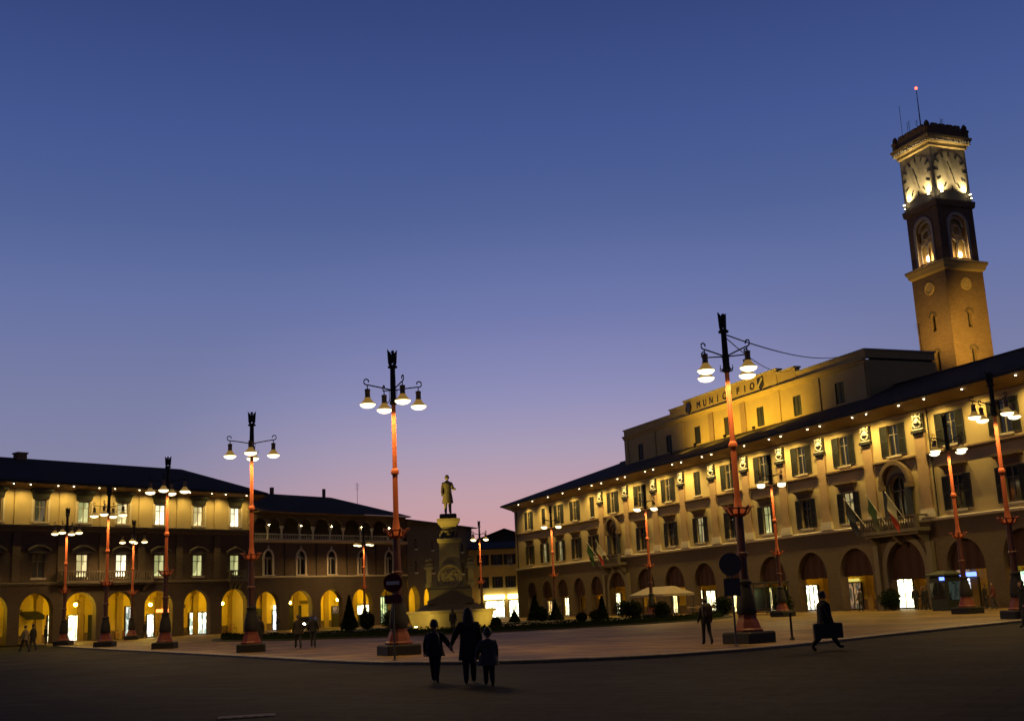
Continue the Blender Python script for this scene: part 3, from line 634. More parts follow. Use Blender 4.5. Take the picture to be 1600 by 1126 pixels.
um=['dark','dark','dim','green','warm','white','warm','white']; mm=['dark','dark','dark','warm','white','green','green','green']
for i,x in enumerate(bx):
    window(PA,x,11.75,1.2,2.15,um[i],None,hood=('flat',2.3,1.0,DKW))
    window(PA,x,6.3,1.25,2.3,mm[i],None,hood=('tri' if i==7 else 'arch',2.3,.5,GRY))
    for sx in (-.95,.75):
        k=MB(); k.box(x+sx,x+sx+.2,-.1,-.004,11.7,13.95); k.build('jamb',STN,PA)
cornice(PA,-38,0,[(.0,10.75),(.15,10.82),(.2,11.0),(.45,11.2),(.5,11.4),(.1,11.46)],GRY,'cornice',y=-.004,ends=False)
cornice(PA,-38,0,[(.0,5.55),(.14,5.6),(.2,5.8),(.08,5.86)],GRY,'string_course',y=-.004,ends=False)
for i,x in enumerate([-37.4,-32.7,-28.05,-23.4,-18.9,-14.45,-9.8,-4.95]):
    k=MB(); k.box(x-.4,x+.4,-.12,-.003,11.46,15.1); k.build('pilaster',PL,PA)
    k=MB(); k.box(x-.4,x+.4,-.12,-.003,5.9,10.7); k.build('pilaster',BRD,PA)
qn=MB(); qn.box(-.3,.3,-.1,-.004,0,.42); qme=qn.mesh('quoin_stone',PL)
for j in range(7): inst('quoin_stone',qme,PA,(-.42 if j%2 else -.5,0,11.5+j*.52))
k=MB(); k.loft([[(x,.25,14.85),(x,-.1,14.85),(x,-.14,14.95),(x,-.45,15.05),(x,-1.42,15.38),(x,-1.42,15.6),(x,.25,15.6)] for x in (-38,.95)]); k.build('soffit',SOF,PA)
k=MB(); k.box(-38,1.0,-1.55,-1.422,15.36,15.6); k.build('gutter',DKM,PA)
k=MB(); k.add([(-38,-1.56,15.61),(1.0,-1.56,15.61),(-5.0,7,18.95),(-38,7,18.95),(1.0,14,15.77),(-38,14,15.77)],[(0,1,2,3),(1,4,2),(4,5,3,2)]); rf=k.build('roof',TIL,PA)
for x,w in ((-24.6,.5),(-33,.5)):
    k=MB(); k.box(x-w,x+w,6.4,7.4,18.2,19.35).box(x-w-.1,x+w+.1,6.3,7.5,19.352,19.5); k.build('chimney',DB,rf)
for u in (28.58,26.85,23.97,22.28,19.45,17.66,14.79,13.1,10.6,8.53,5.67,3.79,.9): soffit_light(PA,(FL.shift(-u,15.5,-1.2)[0],-1.2,15.24))
arcade(PA,-38,24.6,[(p+q)/2 for p,q in zip(bx+[2.15,7,11.7,16.7],bx[1:]+[2.15,7,11.7,16.7,21.3])],4.0,5.25,OCH)
balcony(PA,-23.6,-13.6,5.95,1.1,m=GRY)
balcony(PA,-3.6,-1.4,5.95,.7,m=GRY)
# shop fronts in the arcade
D_=4.0
shopfront(PA,-22.1,D_,.7,2.6,'shop_white',SW,3.6,0)
shopfront(PA,-19.4,D_,1.7,2.5,'shop_bright',(1,.86,.5),4.5,1)
shopfront(PA,-13.3,D_,.8,3.2,'shop_cool',(.8,.9,.75),.8,1)
shopfront(PA,-10.7,D_,.8,2.3,'shop_mixed',(1,.9,.7),4,0)
shopfront(PA,-8.2,D_,1.0,2.3,'shop_white2',(.95,1,.9),3.5,0)
shopfront(PA,-4.6,D_,2.2,2.3,'shop_colour',(1,.95,.7),2.2,3,scale=3)
shopfront(PA,1.35,D_,.8,2.2,'shop_green',(.85,1,.4),2.5,0)
shopfront(PA,6.4,D_,1.0,2.2,'shop_bluewhite',(.85,.95,1),5.,1,sign=('sign_cream',(1,.95,.7),.45,3))
shopfront(PA,16.0,D_,1.6,.8,'shop_dim',(.9,.5,.2),.3,1,zb=1.7)
shopfront(PA,20.5,D_,2.7,1.15,'shop_gold',(1,.85,.45),4,1,zb=1.4)
shopfront(PA,24.0,D_,1.1,3.4,'window_green',(.75,.9,.35),1.0,2)
k=MB(); k.bev(-10.05,-7.75,D_-.25,D_-.02,2.6,2.95,.03); k.build('shop_sign',emit('sign_red',(1,.22,.05),4),PA)
k=MB(); k.loft([[(-25.4,2.6,2.35),(-23.5,2.6,2.35),(-23.5,3.99,2.9),(-25.4,3.99,2.9)],[(-25.4,2.6,2.75),(-23.5,2.6,2.75),(-23.5,3.99,3.2),(-25.4,3.99,3.2)]]); k.build('shop_awning',DKM,PA)
for i,(x,y,z) in enumerate(((-30.5,1.2,3.7),(-21.0,1.2,3.66),(-12.44,1.2,3.42),(-3.3,1.2,3.3),(6.3,1.2,3.12),(13.9,1.4,3.3),(20.2,1.6,4.1))):
    ceiling_lamp(PA,x,y,z,ARCW,.17,1.3)

for x,w_,h_ in ((-28.6,1.3,2.6),(-17.3,1.2,2.5),(-2.2,1.1,2.7),(3.6,1.2,2.5),(9.3,1.6,2.7),(12.4,1.0,2.4)):
    k=MB(); k.box(-w_/2,w_/2,-.1,-.055,0,h_).box(-w_/2-.12,-w_/2-.002,-.14,-.055,0,h_+.12).box(w_/2+.002,w_/2+.12,-.14,-.055,0,h_+.12).box(-w_/2,w_/2,-.14,-.055,h_+.002,h_+.12); dr_=k.build('door',DKW,PA,(x,4.0,0))
    k=MB(); k.ball((w_*.35,-.14,1.05),.04,.04,.04,6,4); k.build('handle',STN,dr_)
for x,w_ in ((-26.0,1.6),(-7.0,1.4),(10.9,1.5),(17.6,1.3)):
    k=MB(); k.box(-w_/2,w_/2,-.16,-.06,0,.42); k.build('sign_board',BRN,PA,(x,4.0,2.95))

# ============================================================ gothic palace with loggia next to it
GO=FL.root('gothic_palace','brick palace with open top loggia and pointed white window frames, beside the arcaded palace','building')
gb=[2.15,7.0,11.75,16.75,21.4]
k=MB(); wall_band(k,.004,24.6,0,6.2,[op(x,3.45,0,4.5,True) for x in gb],.75); k.build('arcade_wall',BR3,GO)
gw=[op(x,1.15,6.35,9.15,True,.45) for x in gb]
k=MB(); wall_band(k,.004,24.6,6.2,10.3,gw,.35); k.build('middle_wall',BRD,GO)
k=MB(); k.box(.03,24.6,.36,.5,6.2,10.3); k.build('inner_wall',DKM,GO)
for i,x in enumerate(gb):
    rad=.575; hh=math.sqrt((rad*1.45)**2-(rad*.45)**2); zs=9.15-hh
    k=MB(); arch_band(k,0,zs,rad+.003,rad+.22,-.14,-.002,14,.45)
    k.box(-rad-.24,-rad-.003,-.14,-.002,6.35,zs).box(rad+.003,rad+.24,-.14,-.002,6.35,zs).box(-rad-.3,rad+.3,-.25,-.002,6.2,6.345)
    k.loft([[(-.12,-.16,9.3),(.12,-.16,9.3),(.12,-.003,9.3),(-.12,-.003,9.3)],[(-.03,-.12,9.75),(.03,-.12,9.75),(.03,-.003,9.75),(-.03,-.003,9.75)]])
    f=k.build('pointed_window',STN,GO,(x,0,0))
    k=MB(); pane_poly(k,op(0,1.15,6.35,9.15,True,.45),.25); k.build('pane',PANES['dark'],f)
    k=MB(); k.box(-.05,.05,.1,.24,6.35,8.3)
    for sx in (-.29,.29): arch_band(k,sx,8.1,.2,.27,.12,.24,8,.4)
    k.build('tracery',STN,f)
cornice(GO,.02,24.6,[(.0,6.0),(.1,6.03),(.16,6.16),(.05,6.2)],STN,'string_course',y=-.004,ends=False)
cornice(GO,.02,24.6,[(.0,10.05),(.14,10.1),(.3,10.25),(.35,10.4),(.0,10.42)],STN,'loggia_floor',y=-.004,ends=False)
k=MB(); wall_band(k,.05,24.6,12.2,13.5,[],.3); 
k.v=[];k.f=[];k.m=[]
cols=[.05,2.18,4.24,6.93,9.02,11.72,13.82,16.67,18.66,21.42,23.6]
lo=[op((p+q)/2,(q-p)-.26,12.0,12.0+min(1.05,((q-p)-.26)/2),True) for p,q in zip(cols,cols[1:])]
wall_band(k,.05,24.6,12.0,13.5,lo,.35); k.build('loggia_arches',BRD,GO)
k=MB(); k.box(.05,24.6,3.4,3.6,10.3,13.5).box(.05,24.6,.36,3.4,13.3,13.5).box(.05,24.6,.05,3.4,10.2,10.41); k.build('loggia_room',BRD,GO)
LB=emit('loggia_bulb',(1,.80,.38),150)
cm=MB(); cm.lathe([(.17,0),(.17,.1),(.12,.16),(.11,.9),(.12,1.0),(.15,1.02),(.15,1.08),(.13,1.1),(.28,1.5),(.28,1.6)],12); cme=cm.mesh('loggia_column',STN,True)
for i,x in enumerate(cols[1:]):
    c=inst('loggia_column',cme,GO,(x,.12,10.42))
    if i%2==0 and i<10:
        k=MB(); k.box(-.05,.05,-.36,-.1,1.74,1.8); f=k.build('column_light',DKM,GO,(x,.05,10.42))
        k=MB(); k.ball((.0,-.26,1.70),.05,.05,.04,8,5); k.build('bulb',LB,f)
k=MB(); k.box(.05,24.6,.14,.3,11.0,11.12).box(.05,24.6,.16,.28,10.42,10.52)
k.build('parapet_rail',STN,GO)
bb=MB(); bb.lathe([(.03,0),(.05,.12),(.03,.3),(.04,.46)],6); bbm=bb.mesh('baluster',STN)
for j in range(90): inst('baluster',bbm,GO,(.25+j*.27,.22,10.523))
for x in (4.55,9.35,14.25,19.1): k=MB(); k.tube([(x,-.06,6.2),(x,-.06,10.05)],.07,6); k.build('downpipe',DKM,GO)
k=MB(); k.box(.05,24.6,-1.0,.3,13.503,13.6); k.build('soffit',SOF,GO)
k=MB(); k.add([(.06,-1.05,13.61),(24.8,-1.05,13.61),(24.8,6,15.2),(17,6,16.45),(.06,6,16.55),(24.8,12,13.6),(.06,12,13.6)],[(0,1,2,3,4),(4,3,2,5,6)]); rf=k.build('roof',TIL,GO)
k=MB(); k.box(.06,24.6,12,12.2,0,13.6); k.box(24.58,24.6,.5,12,0,13.6); k.build('side_wall',BRD,GO)
for x,w,h in ((7.4,.18,.8),(15.8,.12,1.0)): k=MB(); k.box(x-w,x+w,5.8,6.2,16.2,16.5+h); k.build('chimney',DB,rf)
k=MB(); k.tube([(21.6,6,15.2),(21.6,6,18.6)],.03,5)
for j in range(4): k.tube([(21.2+.05*j,6,18.4-.25*j),(22.0-.05*j,6,18.4-.25*j)],.015,4)
k.build('antenna',DKM,rf)

# ============================================================ brick palace behind the monument
_e=FL.world(24.7,0); FP=Fac((_e.x,_e.y),70)
PO=FP.root('brick_palace','plain medieval brick palace with small windows, behind the monument','building')
k=MB(); wall_band(k,0,22.5,0,5.6,[op(1.9,3.4,0,4.75,True,.1),op(6.6,3.4,0,4.75,True,.1),op(11.3,3.4,0,4.75,True,.1),op(16.0,3.4,0,4.75,True,.1),op(20.2,2.6,0,4.5,True,.1)],.75)
pw=[op(x,.75,9.6,10.9,True) for x in (2.6,8,13.5,18.5)]; pw2=[op(x,.7,6.5,8.0,True) for x in (2.6,8,13.5,18.5)]
wall_band(k,0,22.5,5.6,8.8,pw2,.35); wall_band(k,0,22.5,8.8,13.2,pw,.35); k.build('wall',BRD,PO)
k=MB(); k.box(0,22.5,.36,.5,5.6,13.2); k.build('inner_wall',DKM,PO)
for x in (2.6,8,13.5,18.5):
    window(PO,x,9.6,.75,1.3,'dark'); window(PO,x,6.5,.7,1.5,'dark')
arcade(PO,0,22.5,[4.2,9,13.6,18.2],4.5,5.2,OCH)
shopfront(PO,3.4,4.5,2.4,2.6,'window_green',(.75,.9,.35),1.1,4)
k=MB(); k.add([(-.3,-.9,13.25),(22.8,-.9,13.25),(22.8,6,14.3),(-.3,6,14.3),(22.8,12,13.25),(-.3,12,13.25)],[(0,1,2,3),(3,2,4,5)]); k.box(-.3,22.8,-.9,.3,13.12,13.22); k.build('roof',TIL,PO)
k=MB(); k.box(22.48,22.5,.5,12,0,13.2); k.build('side_wall',BRD,PO)
for i,x in enumerate((2,9,16)): ceiling_lamp(PO,x,2.2,3.6,ARCW,.17,1.3)

# ============================================================ small yellow house closing the corner
FY=Fac((-8.5,173.2),-3)
YH=FY.root('yellow_house','small yellow house with shuttered windows over two glowing shop signs, far corner','building')
yb=[2.9,4.95,6.85,9.0]
k=MB(); wall_band(k,0,12,3.6,6.4,[op(x,.8,4.3,5.9) for x in yb],.3); wall_band(k,0,12,6.4,9.9,[op(x,.9,7.6,9.1) for x in yb],.3); wall_band(k,0,12,0,3.6,[op(4.4,3.0,0,2.5),op(7.9,3.0,0,2.5)],.4); k.build('wall',mat('lit_yellow_plaster',(.72,.52,.2),.9,.18,1.0,.2,20),YH)  # yellow plaster brightened so its colour carries the facade's warm light
k=MB(); k.box(0,12,.42,.5,0,9.9); k.build('inner_wall',DKM,YH)
for x in yb: window(YH,x,4.3,.8,1.6,'dark','open',shw=.38,frame=BRN); window(YH,x,7.6,.9,1.5,'dark','open',shw=.42,frame=BRN)
for x in (4.4,7.9): shopfront(YH,x,.41,2.7,2.3,'shop_bright',(1,.86,.5),4.5,2,scale=3)
for x in (4.4,7.85):
    k=MB(); k.bev(x-1.5,x+1.5,-.5,-.02,2.62,3.3,.05); k.build('shop_sign',emit('sign_gold',(1,.88,.36),4.0),YH)
k=MB(); k.add([(-.3,-.7,9.95),(12.3,-.7,9.95),(12.3,5,11.2),(-.3,5,11.2),(12.3,10,9.95),(-.3,10,9.95)],[(0,1,2,3),(3,2,4,5)]); k.build('roof',TIL,YH)
FB=Fac((-9.5,190),-2)
BH=FB.root('gabled_house','dark gabled house rising behind the small yellow house','building')
k=MB(); k.add([(0,0,0),(14,0,0),(14,0,11.3),(7,0,13.7),(0,0,11.3),(0,12,0),(14,12,0),(14,12,11.3),(7,12,13.7),(0,12,11.3)],[(0,1,2,3,4),(5,9,8,7,6),(0,4,9,5),(1,6,7,2)]); k.build('wall',BRD,BH)
k=MB(); 
for sg in (-1,1):
    k.loft([[(7,-.5,13.75),(7+sg*7.6,-.5,11.1),(7+sg*7.6,12.5,11.1),(7,12.5,13.75)],[(7,-.5,13.95),(7+sg*7.6,-.5,11.3),(7+sg*7.6,12.5,11.3),(7,12.5,13.95)]])
k.build('roof',TIL,BH)
#@@REST@@
# ============================================================ street lamps
def G(px,py,z=0):
    d=_F+_Rt*((px-800)/1808.8)+_U*((563-py)/1808.8); t=(z-1.6)/d.z; return Vector((d.x*t,d.y*t,z))
def eagle(m,z):
    m.ball((0,0,z+.3),.11,.1,.2,8,6).ball((0,-.04,z+.55),.07,.08,.08,8,5).tube([(0,-.1,z+.55),(0,-.17,z+.53)],[.03,.008],5)
    for sx in (-1,1):
        m.tube([(sx*.05,0,z),(sx*.07,0,z+.16)],.035,6)
        m.loft([[(sx*.06,-.03,z+.5),(sx*.06,.05,z+.5),(sx*.06,.05,z+.1),(sx*.06,-.03,z+.1)],[(sx*.14,-.03,z+.58),(sx*.14,.06,z+.58),(sx*.13,.06,z+.02),(sx*.13,-.02,z+.02)],[(sx*.2,-.01,z+.66),(sx*.2,.04,z+.66),(sx*.17,.04,z+.12),(sx*.17,0,z+.12)]])
    m.lathe([(.02,z),(.13,z),(.13,z+.04),(.02,z+.04)],8)
LDAT=bpy.data.lights.new('lamp','SPOT'); LDAT.energy=LAMP_E; LDAT.color=(1,.60,.20); LDAT.spot_size=R(172); LDAT.spot_blend=.35; LDAT.shadow_soft_size=.06
def street_lamp():
    e=empty('street_lamp',(0,0,0))
    k=MB(); k.bev(-.66,.66,-.66,.66,0,.38,.05); k.build('plinth',BLK,e)
    k=MB(); k.lathe([(.52,.381),(.52,.45),(.46,.5),(.40,.7),(.33,.86),(.33,.92),(.30,.95)],8,rot=PI/8); k.build('foot',RDD,e)
    k=MB(); k.lathe([(.30,.951),(.35,1.02),(.345,1.2),(.31,1.5),(.23,1.85),(.2,1.95),(.24,2.0),(.24,2.08),(.15,2.14)],16); k.build('pedestal',DKM,e,smooth=True)
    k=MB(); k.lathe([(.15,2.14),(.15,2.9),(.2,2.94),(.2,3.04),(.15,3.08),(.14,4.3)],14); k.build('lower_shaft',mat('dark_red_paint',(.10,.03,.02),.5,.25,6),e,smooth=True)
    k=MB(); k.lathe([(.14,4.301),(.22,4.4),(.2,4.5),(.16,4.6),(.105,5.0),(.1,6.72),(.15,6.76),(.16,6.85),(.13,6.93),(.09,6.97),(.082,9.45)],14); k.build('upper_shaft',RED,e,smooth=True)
    lf=MB(); lf.tube([(.15,0,4.32),(.3,0,4.4),(.42,0,4.6),(.5,0,4.66),(.53,0,4.58)],[.035,.04,.045,.03,.015],6); lm=lf.mesh('leaf_scroll',RDD,True)
    for i in range(8): inst('leaf_scroll',lm,e,rz=i*PI/4)
    k=MB(); n=20; k.loft([[(r*math.cos(2*PI*j/n),r*math.sin(2*PI*j/n),z) for j in range(n)] for r,z in ((.41,4.55),(.44,4.55),(.44,4.60),(.41,4.60),(.41,4.55))],cap=False); k.build('ring',RDD,e)
    k=MB(); k.lathe([(.10,9.452),(.15,9.5),(.15,9.56),(.115,9.6),(.11,10.3),(.10,10.9),(.19,10.93),(.19,10.99),(.05,11.0)],12); k.build('head_shaft',DKM,e,smooth=True)
    k=MB(); eagle(k,11.0); k.build('eagle_finial',DKM,e,smooth=True)
    am=MB(); pts=[(.1,0,10.05),(.5,0,10.12),(1.0,0,10.2)]; c=(1.06,0,10.33)
    for i in range(9):
        t=-PI/2+i*PI*1.55/8; r=.13-.045*i/8; pts.append((c[0]+r*math.cos(t)+.02,0,c[2]+r*math.sin(t)))
    am.tube(pts,.026,6)
    am.tube([(1.05,0,10.2),(1.05,0,10.0)],.02,6).tube([(.16,0,10.06),(.15,0,9.62),(.24,0,9.52),(.32,0,9.58),(.30,0,9.68)],.02,6)
    ame=am.mesh('arm',DKM,True)
    hm=MB(); hm.lathe([(.05,10.05),(.11,10.03),(.11,9.97),(.10,9.95),(.10,9.74),(.115,9.70)],16,(1.05,0,0)); hme=hm.mesh('lamp_head',mat('brown_metal',(.24,.17,.10),.6,.2,8),True)
    gs=MB(); gs.lathe([(.112,9.70),(.135,9.65),(.2,9.56),(.285,9.48),(.315,9.44),(.30,9.44)],16,(1.05,0,0)); gsm=mat('glass_shade',(.45,.32,.14),.5,.2,8)
    gsm.node_tree.nodes['Principled BSDF'].inputs['Emission Color'].default_value=(1,.55,.10,1); gsm.node_tree.nodes['Principled BSDF'].inputs['Emission Strength'].default_value=.22; gse=gs.mesh('shade',gsm,True)
    bm_=MB(); bm_.ball((1.05,0,9.44),.30,.30,.15,16,8,-1,.02); bme=bm_.mesh('bulb',LAMPW,True)
    for i in range(4):
        a_=inst('arm',ame,e,rz=i*PI/2); h_=inst('lamp_head',hme,a_); inst('shade',gse,h_); b_=inst('bulb',bme,h_); lo=bpy.data.objects.new('lamp',LDAT); COL.objects.link(lo); lo.parent=b_; lo.location=(1.05,0,9.24)
    return e
LAMPS=[((-4.7,44.5),26,'nearest street lamp, with red shaft, left of the walking family'),
 ((7.7,40.9),36,'nearest street lamp on the right half, beside the round grey sign'),
 ((-13.1,57.0),10,'red street lamp standing in front of the palaces, second in left row'),
 ((-21.7,71.7),4,'red street lamp third in the left row, before an arch with red shop sign'),
 ((-30.3,85.8),2,'red street lamp fourth in the left row, before the palace balcony'),
 ((-39.2,100.9),0,'red street lamp farthest left in the picture'),
 ((-38.4,116.0),12,'small distant street lamp between two taller ones, below the palace balcony'),
 ((-18.6,139.0),38,'distant street lamp in front of the gothic palace windows'),
 ((-4.8,138.8),44,'distant street lamp just right of the monument'),
 ((3.3,121.5),42,'street lamp before the far left wing of the town hall'),
 ((11.2,103.0),36,'street lamp rising behind the white market canopy'),
 ((18.6,85.2),33,'street lamp in front of the middle arches of the town hall'),
 ((25.7,68.8),28,'street lamp beside the newspaper kiosk on the right'),
 ((23.0,55.1),10,'tall street lamp at the right edge of the picture')]
sl0=street_lamp()
for i,((x,y),rz,lb) in enumerate(LAMPS):
    o=sl0 if i==0 else copy_tree(sl0)
    o.location=(x,y,0); o.rotation_euler=(0,0,R(rz)); tag(o,lb,'street lamp','street lamps round the square')

# ============================================================ people
def person(label,loc,rz,H,cloth,legs=(0,0,0,0),armL=(8,8,10),armR=(8,8,10),coat=.42,hair=(.03,.02,.015),long_hair=False,trous=(.03,.03,.035),lean=0,bulk=1.0,fingers=False,mats=None,name='person',hat=None,parent=None,skirt=0,head_turn=0,hs=1.0):
    """faces +y. legs: thigh L, knee L, thigh R, knee R in degrees (forward positive). arm: swing forward, out, elbow bend"""
    V=[];E=[];RD=[];B=[]
    def v(p,r): V.append(Vector(p)); RD.append(r); return len(V)-1
    def bone(a,b,m): E.append((a,b)); B.append(m)
    pel=v((0,0,.53),(.078*bulk,.06*bulk)); sp=v((0,.005,.63),(.072*bulk,.055*bulk)); ch=v((0,0,.74),(.088*bulk,.062*bulk)); nb=v((0,-.005,.815),(.045,.042)); nk=v((0,.005,.855),(.03,.032))
    bone(pel,sp,1);bone(sp,ch,1);bone(ch,nb,1);bone(nb,nk,0)
    low=1e9; feet=[]
    for sg,th,kn in ((-1,legs[0],legs[1]),(1,legs[2],legs[3])):
        t=R(th); k2=R(th-kn); hp=(sg*.05,0,.49)
        kp=(sg*.052,hp[1]+.23*math.sin(t),hp[2]-.23*math.cos(t)); ap=(sg*.053,kp[1]+.225*math.sin(k2),kp[2]-.225*math.cos(k2))
        ft=R(max(-70,min(20,(th-kn)*.9))); tp=(sg*.058,ap[1]+.085*math.cos(ft),ap[2]-.02+.085*math.sin(ft)); hl=(sg*.053,ap[1]-.025,ap[2]-.022)
        a_=v(hp,(.06*bulk,.062*bulk)); b_=v(kp,(.044*min(bulk,1.15),.046*min(bulk,1.15))); m_=v(tuple((Vector(kp)*.65+Vector(ap)*.35)),(.036*bulk,.038*bulk)); c_=v(ap,(.033,.037)); d_=v(tp,(.034,.024)); 
        bone(pel,a_,2);bone(a_,b_,2);bone(b_,m_,2);bone(m_,c_,2);bone(c_,d_,3)
        low=min(low,tp[2]-.022,ap[2]-.034)
    for sg,(sw,ab,el) in ((-1,armL),(1,armR)):
        s0=(sg*.098*min(bulk,1.22),-.005,.768); t=R(sw);a2=R(ab)
        dr=Vector((sg*math.sin(a2),math.sin(t)*math.cos(a2),-math.cos(t)*math.cos(a2))); ep=Vector(s0)+dr*.165
        t2=R(sw+el); dr2=Vector((sg*math.sin(a2)*.7,math.sin(t2)*math.cos(a2*.7),-math.cos(t2)*math.cos(a2*.7))).normalized(); wp=ep+dr2*.135; hp=wp+dr2*.045
        a_=v(s0,(.044*bulk,.044*bulk)); b_=v(ep,(.036*bulk,.037*bulk)); c_=v(wp,(.028*min(bulk,1.15),.027)); d_=v(hp,(.02,.014))
        bone(ch,a_,1);bone(a_,b_,1);bone(b_,c_,1);bone(c_,d_,0)
        if fingers:
            side=dr2.cross(Vector((sg,0,0))).normalized()
            for fi in range(4):
                q=hp+side*(fi-1.5)*.011; ln=(.034,.042,.04,.03)[fi]; f1=v(q+dr2*.016,(.0062,.006)); f2=v(q+dr2*ln+Vector((-sg*.008,0,0)),(.0048,.0045)); bone(d_,f1,0); bone(f1,f2,0)
            q=wp+side*-.018+dr2*.02; f1=v(q,(.007,.007)); f2=v(q+dr2*.028-side*.012,(.005,.005)); bone(c_,f1,0); bone(f1,f2,0)
    me=bpy.data.meshes.new('body'); me.from_pydata([p*H for p in V],E,[]); ob=bpy.data.objects.new('body',me); COL.objects.link(ob)
    md=ob.modifiers.new('s','SKIN'); md.use_smooth_shade=True; sb=ob.modifiers.new('b','SUBSURF'); sb.levels=1
    for i,sv in enumerate(me.skin_vertices[0].data): sv.radius=(RD[i][0]*H,RD[i][1]*H); sv.use_root=(i==0)
    dg=bpy.context.evaluated_depsgraph_get(); m2=bpy.data.meshes.new_from_object(ob.evaluated_get(dg)); bpy.data.objects.remove(ob)
    ms=mats or [mat('skin',(.38,.22,.15),.55,.1,8),mat('cloth_%.3f_%.3f_%.3f'%cloth,cloth,.9,.3,9,.3,60),mat('trousers_%.3f'%trous[0],trous,.9,.3,9),mat('shoes',(.02,.018,.016),.5,.2,9)]
    m2.materials.clear()
    for q in ms: m2.materials.append(q)
    # head joined to the body
    hb=MB(); hz=.925; seg,rg=16,12; vs=[];fs=[]
    for i in range(rg+1):
        a_=-PI/2+PI*i/rg
        for j in range(seg):
            b_=2*PI*j/seg; x,y,z=math.cos(a_)*math.cos(b_),math.cos(a_)*math.sin(b_),math.sin(a_)
            rx,ry=.05,.06
            if z<0: rx*=1+.18*z; y=y*(1+.0*z)+.12*(-z)
            yy=y*ry; 
            if y>.75 and abs(x)<.3 and -.45<z<.05: yy+=.014*(1-abs(x)/.3)*(1-abs(z+.25)/.3)
            if y>.7 and abs(abs(x)-.38)<.2 and .0<z<.22: yy-=.006
            if abs(x)>.9 and abs(z)<.3 and abs(y)<.3: x*=1.12
            vs.append((x*rx,yy,hz+z*.072))
    for i in range(rg):
        for j in range(seg): k_=(j+1)%seg; fs.append((i*seg+j,i*seg+k_,(i+1)*seg+k_,(i+1)*seg+j))
    ct,st=math.cos(R(head_turn)),math.sin(R(head_turn)); vs=[(x*hs,y*hs,.865+(z-.865)*hs) for x,y,z in vs]
    bm=bmesh.new(); bm.from_mesh(m2)
    for f in bm.faces:
        c=f.calc_center_median()/H; best=9;mi=1
        for (a_,b_),mm_ in zip(E,B):
            p,q=V[a_],V[b_]; u=q-p; t=max(0,min(1,(c-p).dot(u)/max(u.dot(u),1e-9))); dd=(c-p-u*t).length
            if dd<best: best=dd;mi=mm_
        f.material_index=mi
    hv=[bm.verts.new(((x*ct-y*st)*H,(x*st+y*ct)*H,z*H)) for x,y,z in vs]
    for f in fs:
        try: q=bm.faces.new([hv[i] for i in f]); q.smooth=True; q.material_index=0
        except ValueError: pass
    bmesh.ops.remove_doubles(bm,verts=hv,dist=1e-5); bmesh.ops.recalc_face_normals(bm,faces=bm.faces); bm.to_mesh(m2); bm.free()
    e=empty(name,loc,rz) if not parent else empty(name,loc,rz)
    if parent: e.parent=parent
    else: tag(e,label,'person')
    e.rotation_euler=(R(-lean),0,rz)
    dz=-min(q.co.z for q in m2.vertices)-.004
    inst('body',m2,e,(0,0,dz))
    # coat
    rng=random.Random(label); n=22; rs=[]
    prof=[(.842,.042,.044),(.825,.058,.052),(.80,.086*bulk,.062*bulk),(.765,.108*bulk,.07*bulk),(.72,.106*bulk,.076*bulk),(.64,.094*bulk,.072*bulk),(.56,.098*bulk,.078*bulk)]
    nb_=5
    for i in range(1,nb_+1):
        t=i/nb_; prof.append((.56-(.56-coat)*t,(.098+.022*t*(1+skirt))*bulk,(.078+.02*t*(1+skirt))*bulk))
    sway=(R(legs[0])+R(legs[2]))*.02
    for i,(z,rx,ry) in enumerate(prof):
        f=max(0,(i-4)/6); ph=rng.random()*.6
        rs.append([((rx*(1+.05*f*math.sin(5*2*PI*j/n+ph)))*math.cos(2*PI*j/n)*H,((ry*(1+.06*f*math.sin(5*2*PI*j/n+1+ph)))*math.sin(2*PI*j/n)-.004+sway*f)*H,z*H) for j in range(n)])
    k=MB(); k.loft(rs,cap=False); k.build('coat',ms[1],e,(0,0,dz),smooth=True)
    # hair
    hm=ms[0] if mats else mat('hair_%.3f'%hair[0],hair,.6,.3,20,.3,60); k=MB(); rs=[]
    zz=[.997,.99,.975,.95,.92]+([.88,.84,.79,.75] if long_hair else [.895])
    for i,z in enumerate(zz):
        t=max(0,1-((z-.925)/.078)**2)**.5 if z>.925 else 1
        rx,ry=.056*t+.002,.066*t+.002
        if z<.9 and long_hair: rx,ry=.066+(.9-z)*.10,.054
        row=[]
        for j in range(18):
            b_=2*PI*j/18; x,y=math.cos(b_),math.sin(b_)
            if z<.965 and y>.35: y=.35-.25*(.965-z)/.08 if z>.88 else .0   # keep the face free
            X,Y=hs*x*rx,hs*(y*ry-.004)-(.03 if (z<.86 and long_hair) else 0); row.append(((X*ct-Y*st)*H,(X*st+Y*ct)*H,(.865+(z-.865)*hs)*H))
        rs.append(row)
    k.loft(rs); k.build('hair',hm,e,(0,0,dz),smooth=True)
    if hat:
        k=MB(); k.lathe([(.06*H,.955*H),(.062*H,.975*H),(.055*H,1.0*H),(.02*H,1.02*H),(.003*H,1.022*H)],14); k.build('hat',mat('wool_%.3f'%hat[0],hat,.95,.2,20),e,(0,0,dz),smooth=True)
    return e
DK=(.012,.012,.014)
RR=lambda x,y: (x,y,RZ)
boy=person('boy in dark jacket with backpack holding the woman\'s hand',RR(-2.17,28.7),R(-8),1.42,(.014,.014,.017),(14,4,-12,14),(6,16,14),(14,36,8),.42,fingers=True,bulk=1.42,trous=(.012,.012,.014),hs=1.28)
wom=person('long haired woman in dark coat walking between two children',RR(-1.3,27.75),R(4),1.68,(.012,.011,.012),(-8,10,10,6),(12,28,8),(4,10,12),.30,long_hair=True,fingers=True,bulk=1.26,hs=1.1,trous=(.01,.01,.012))
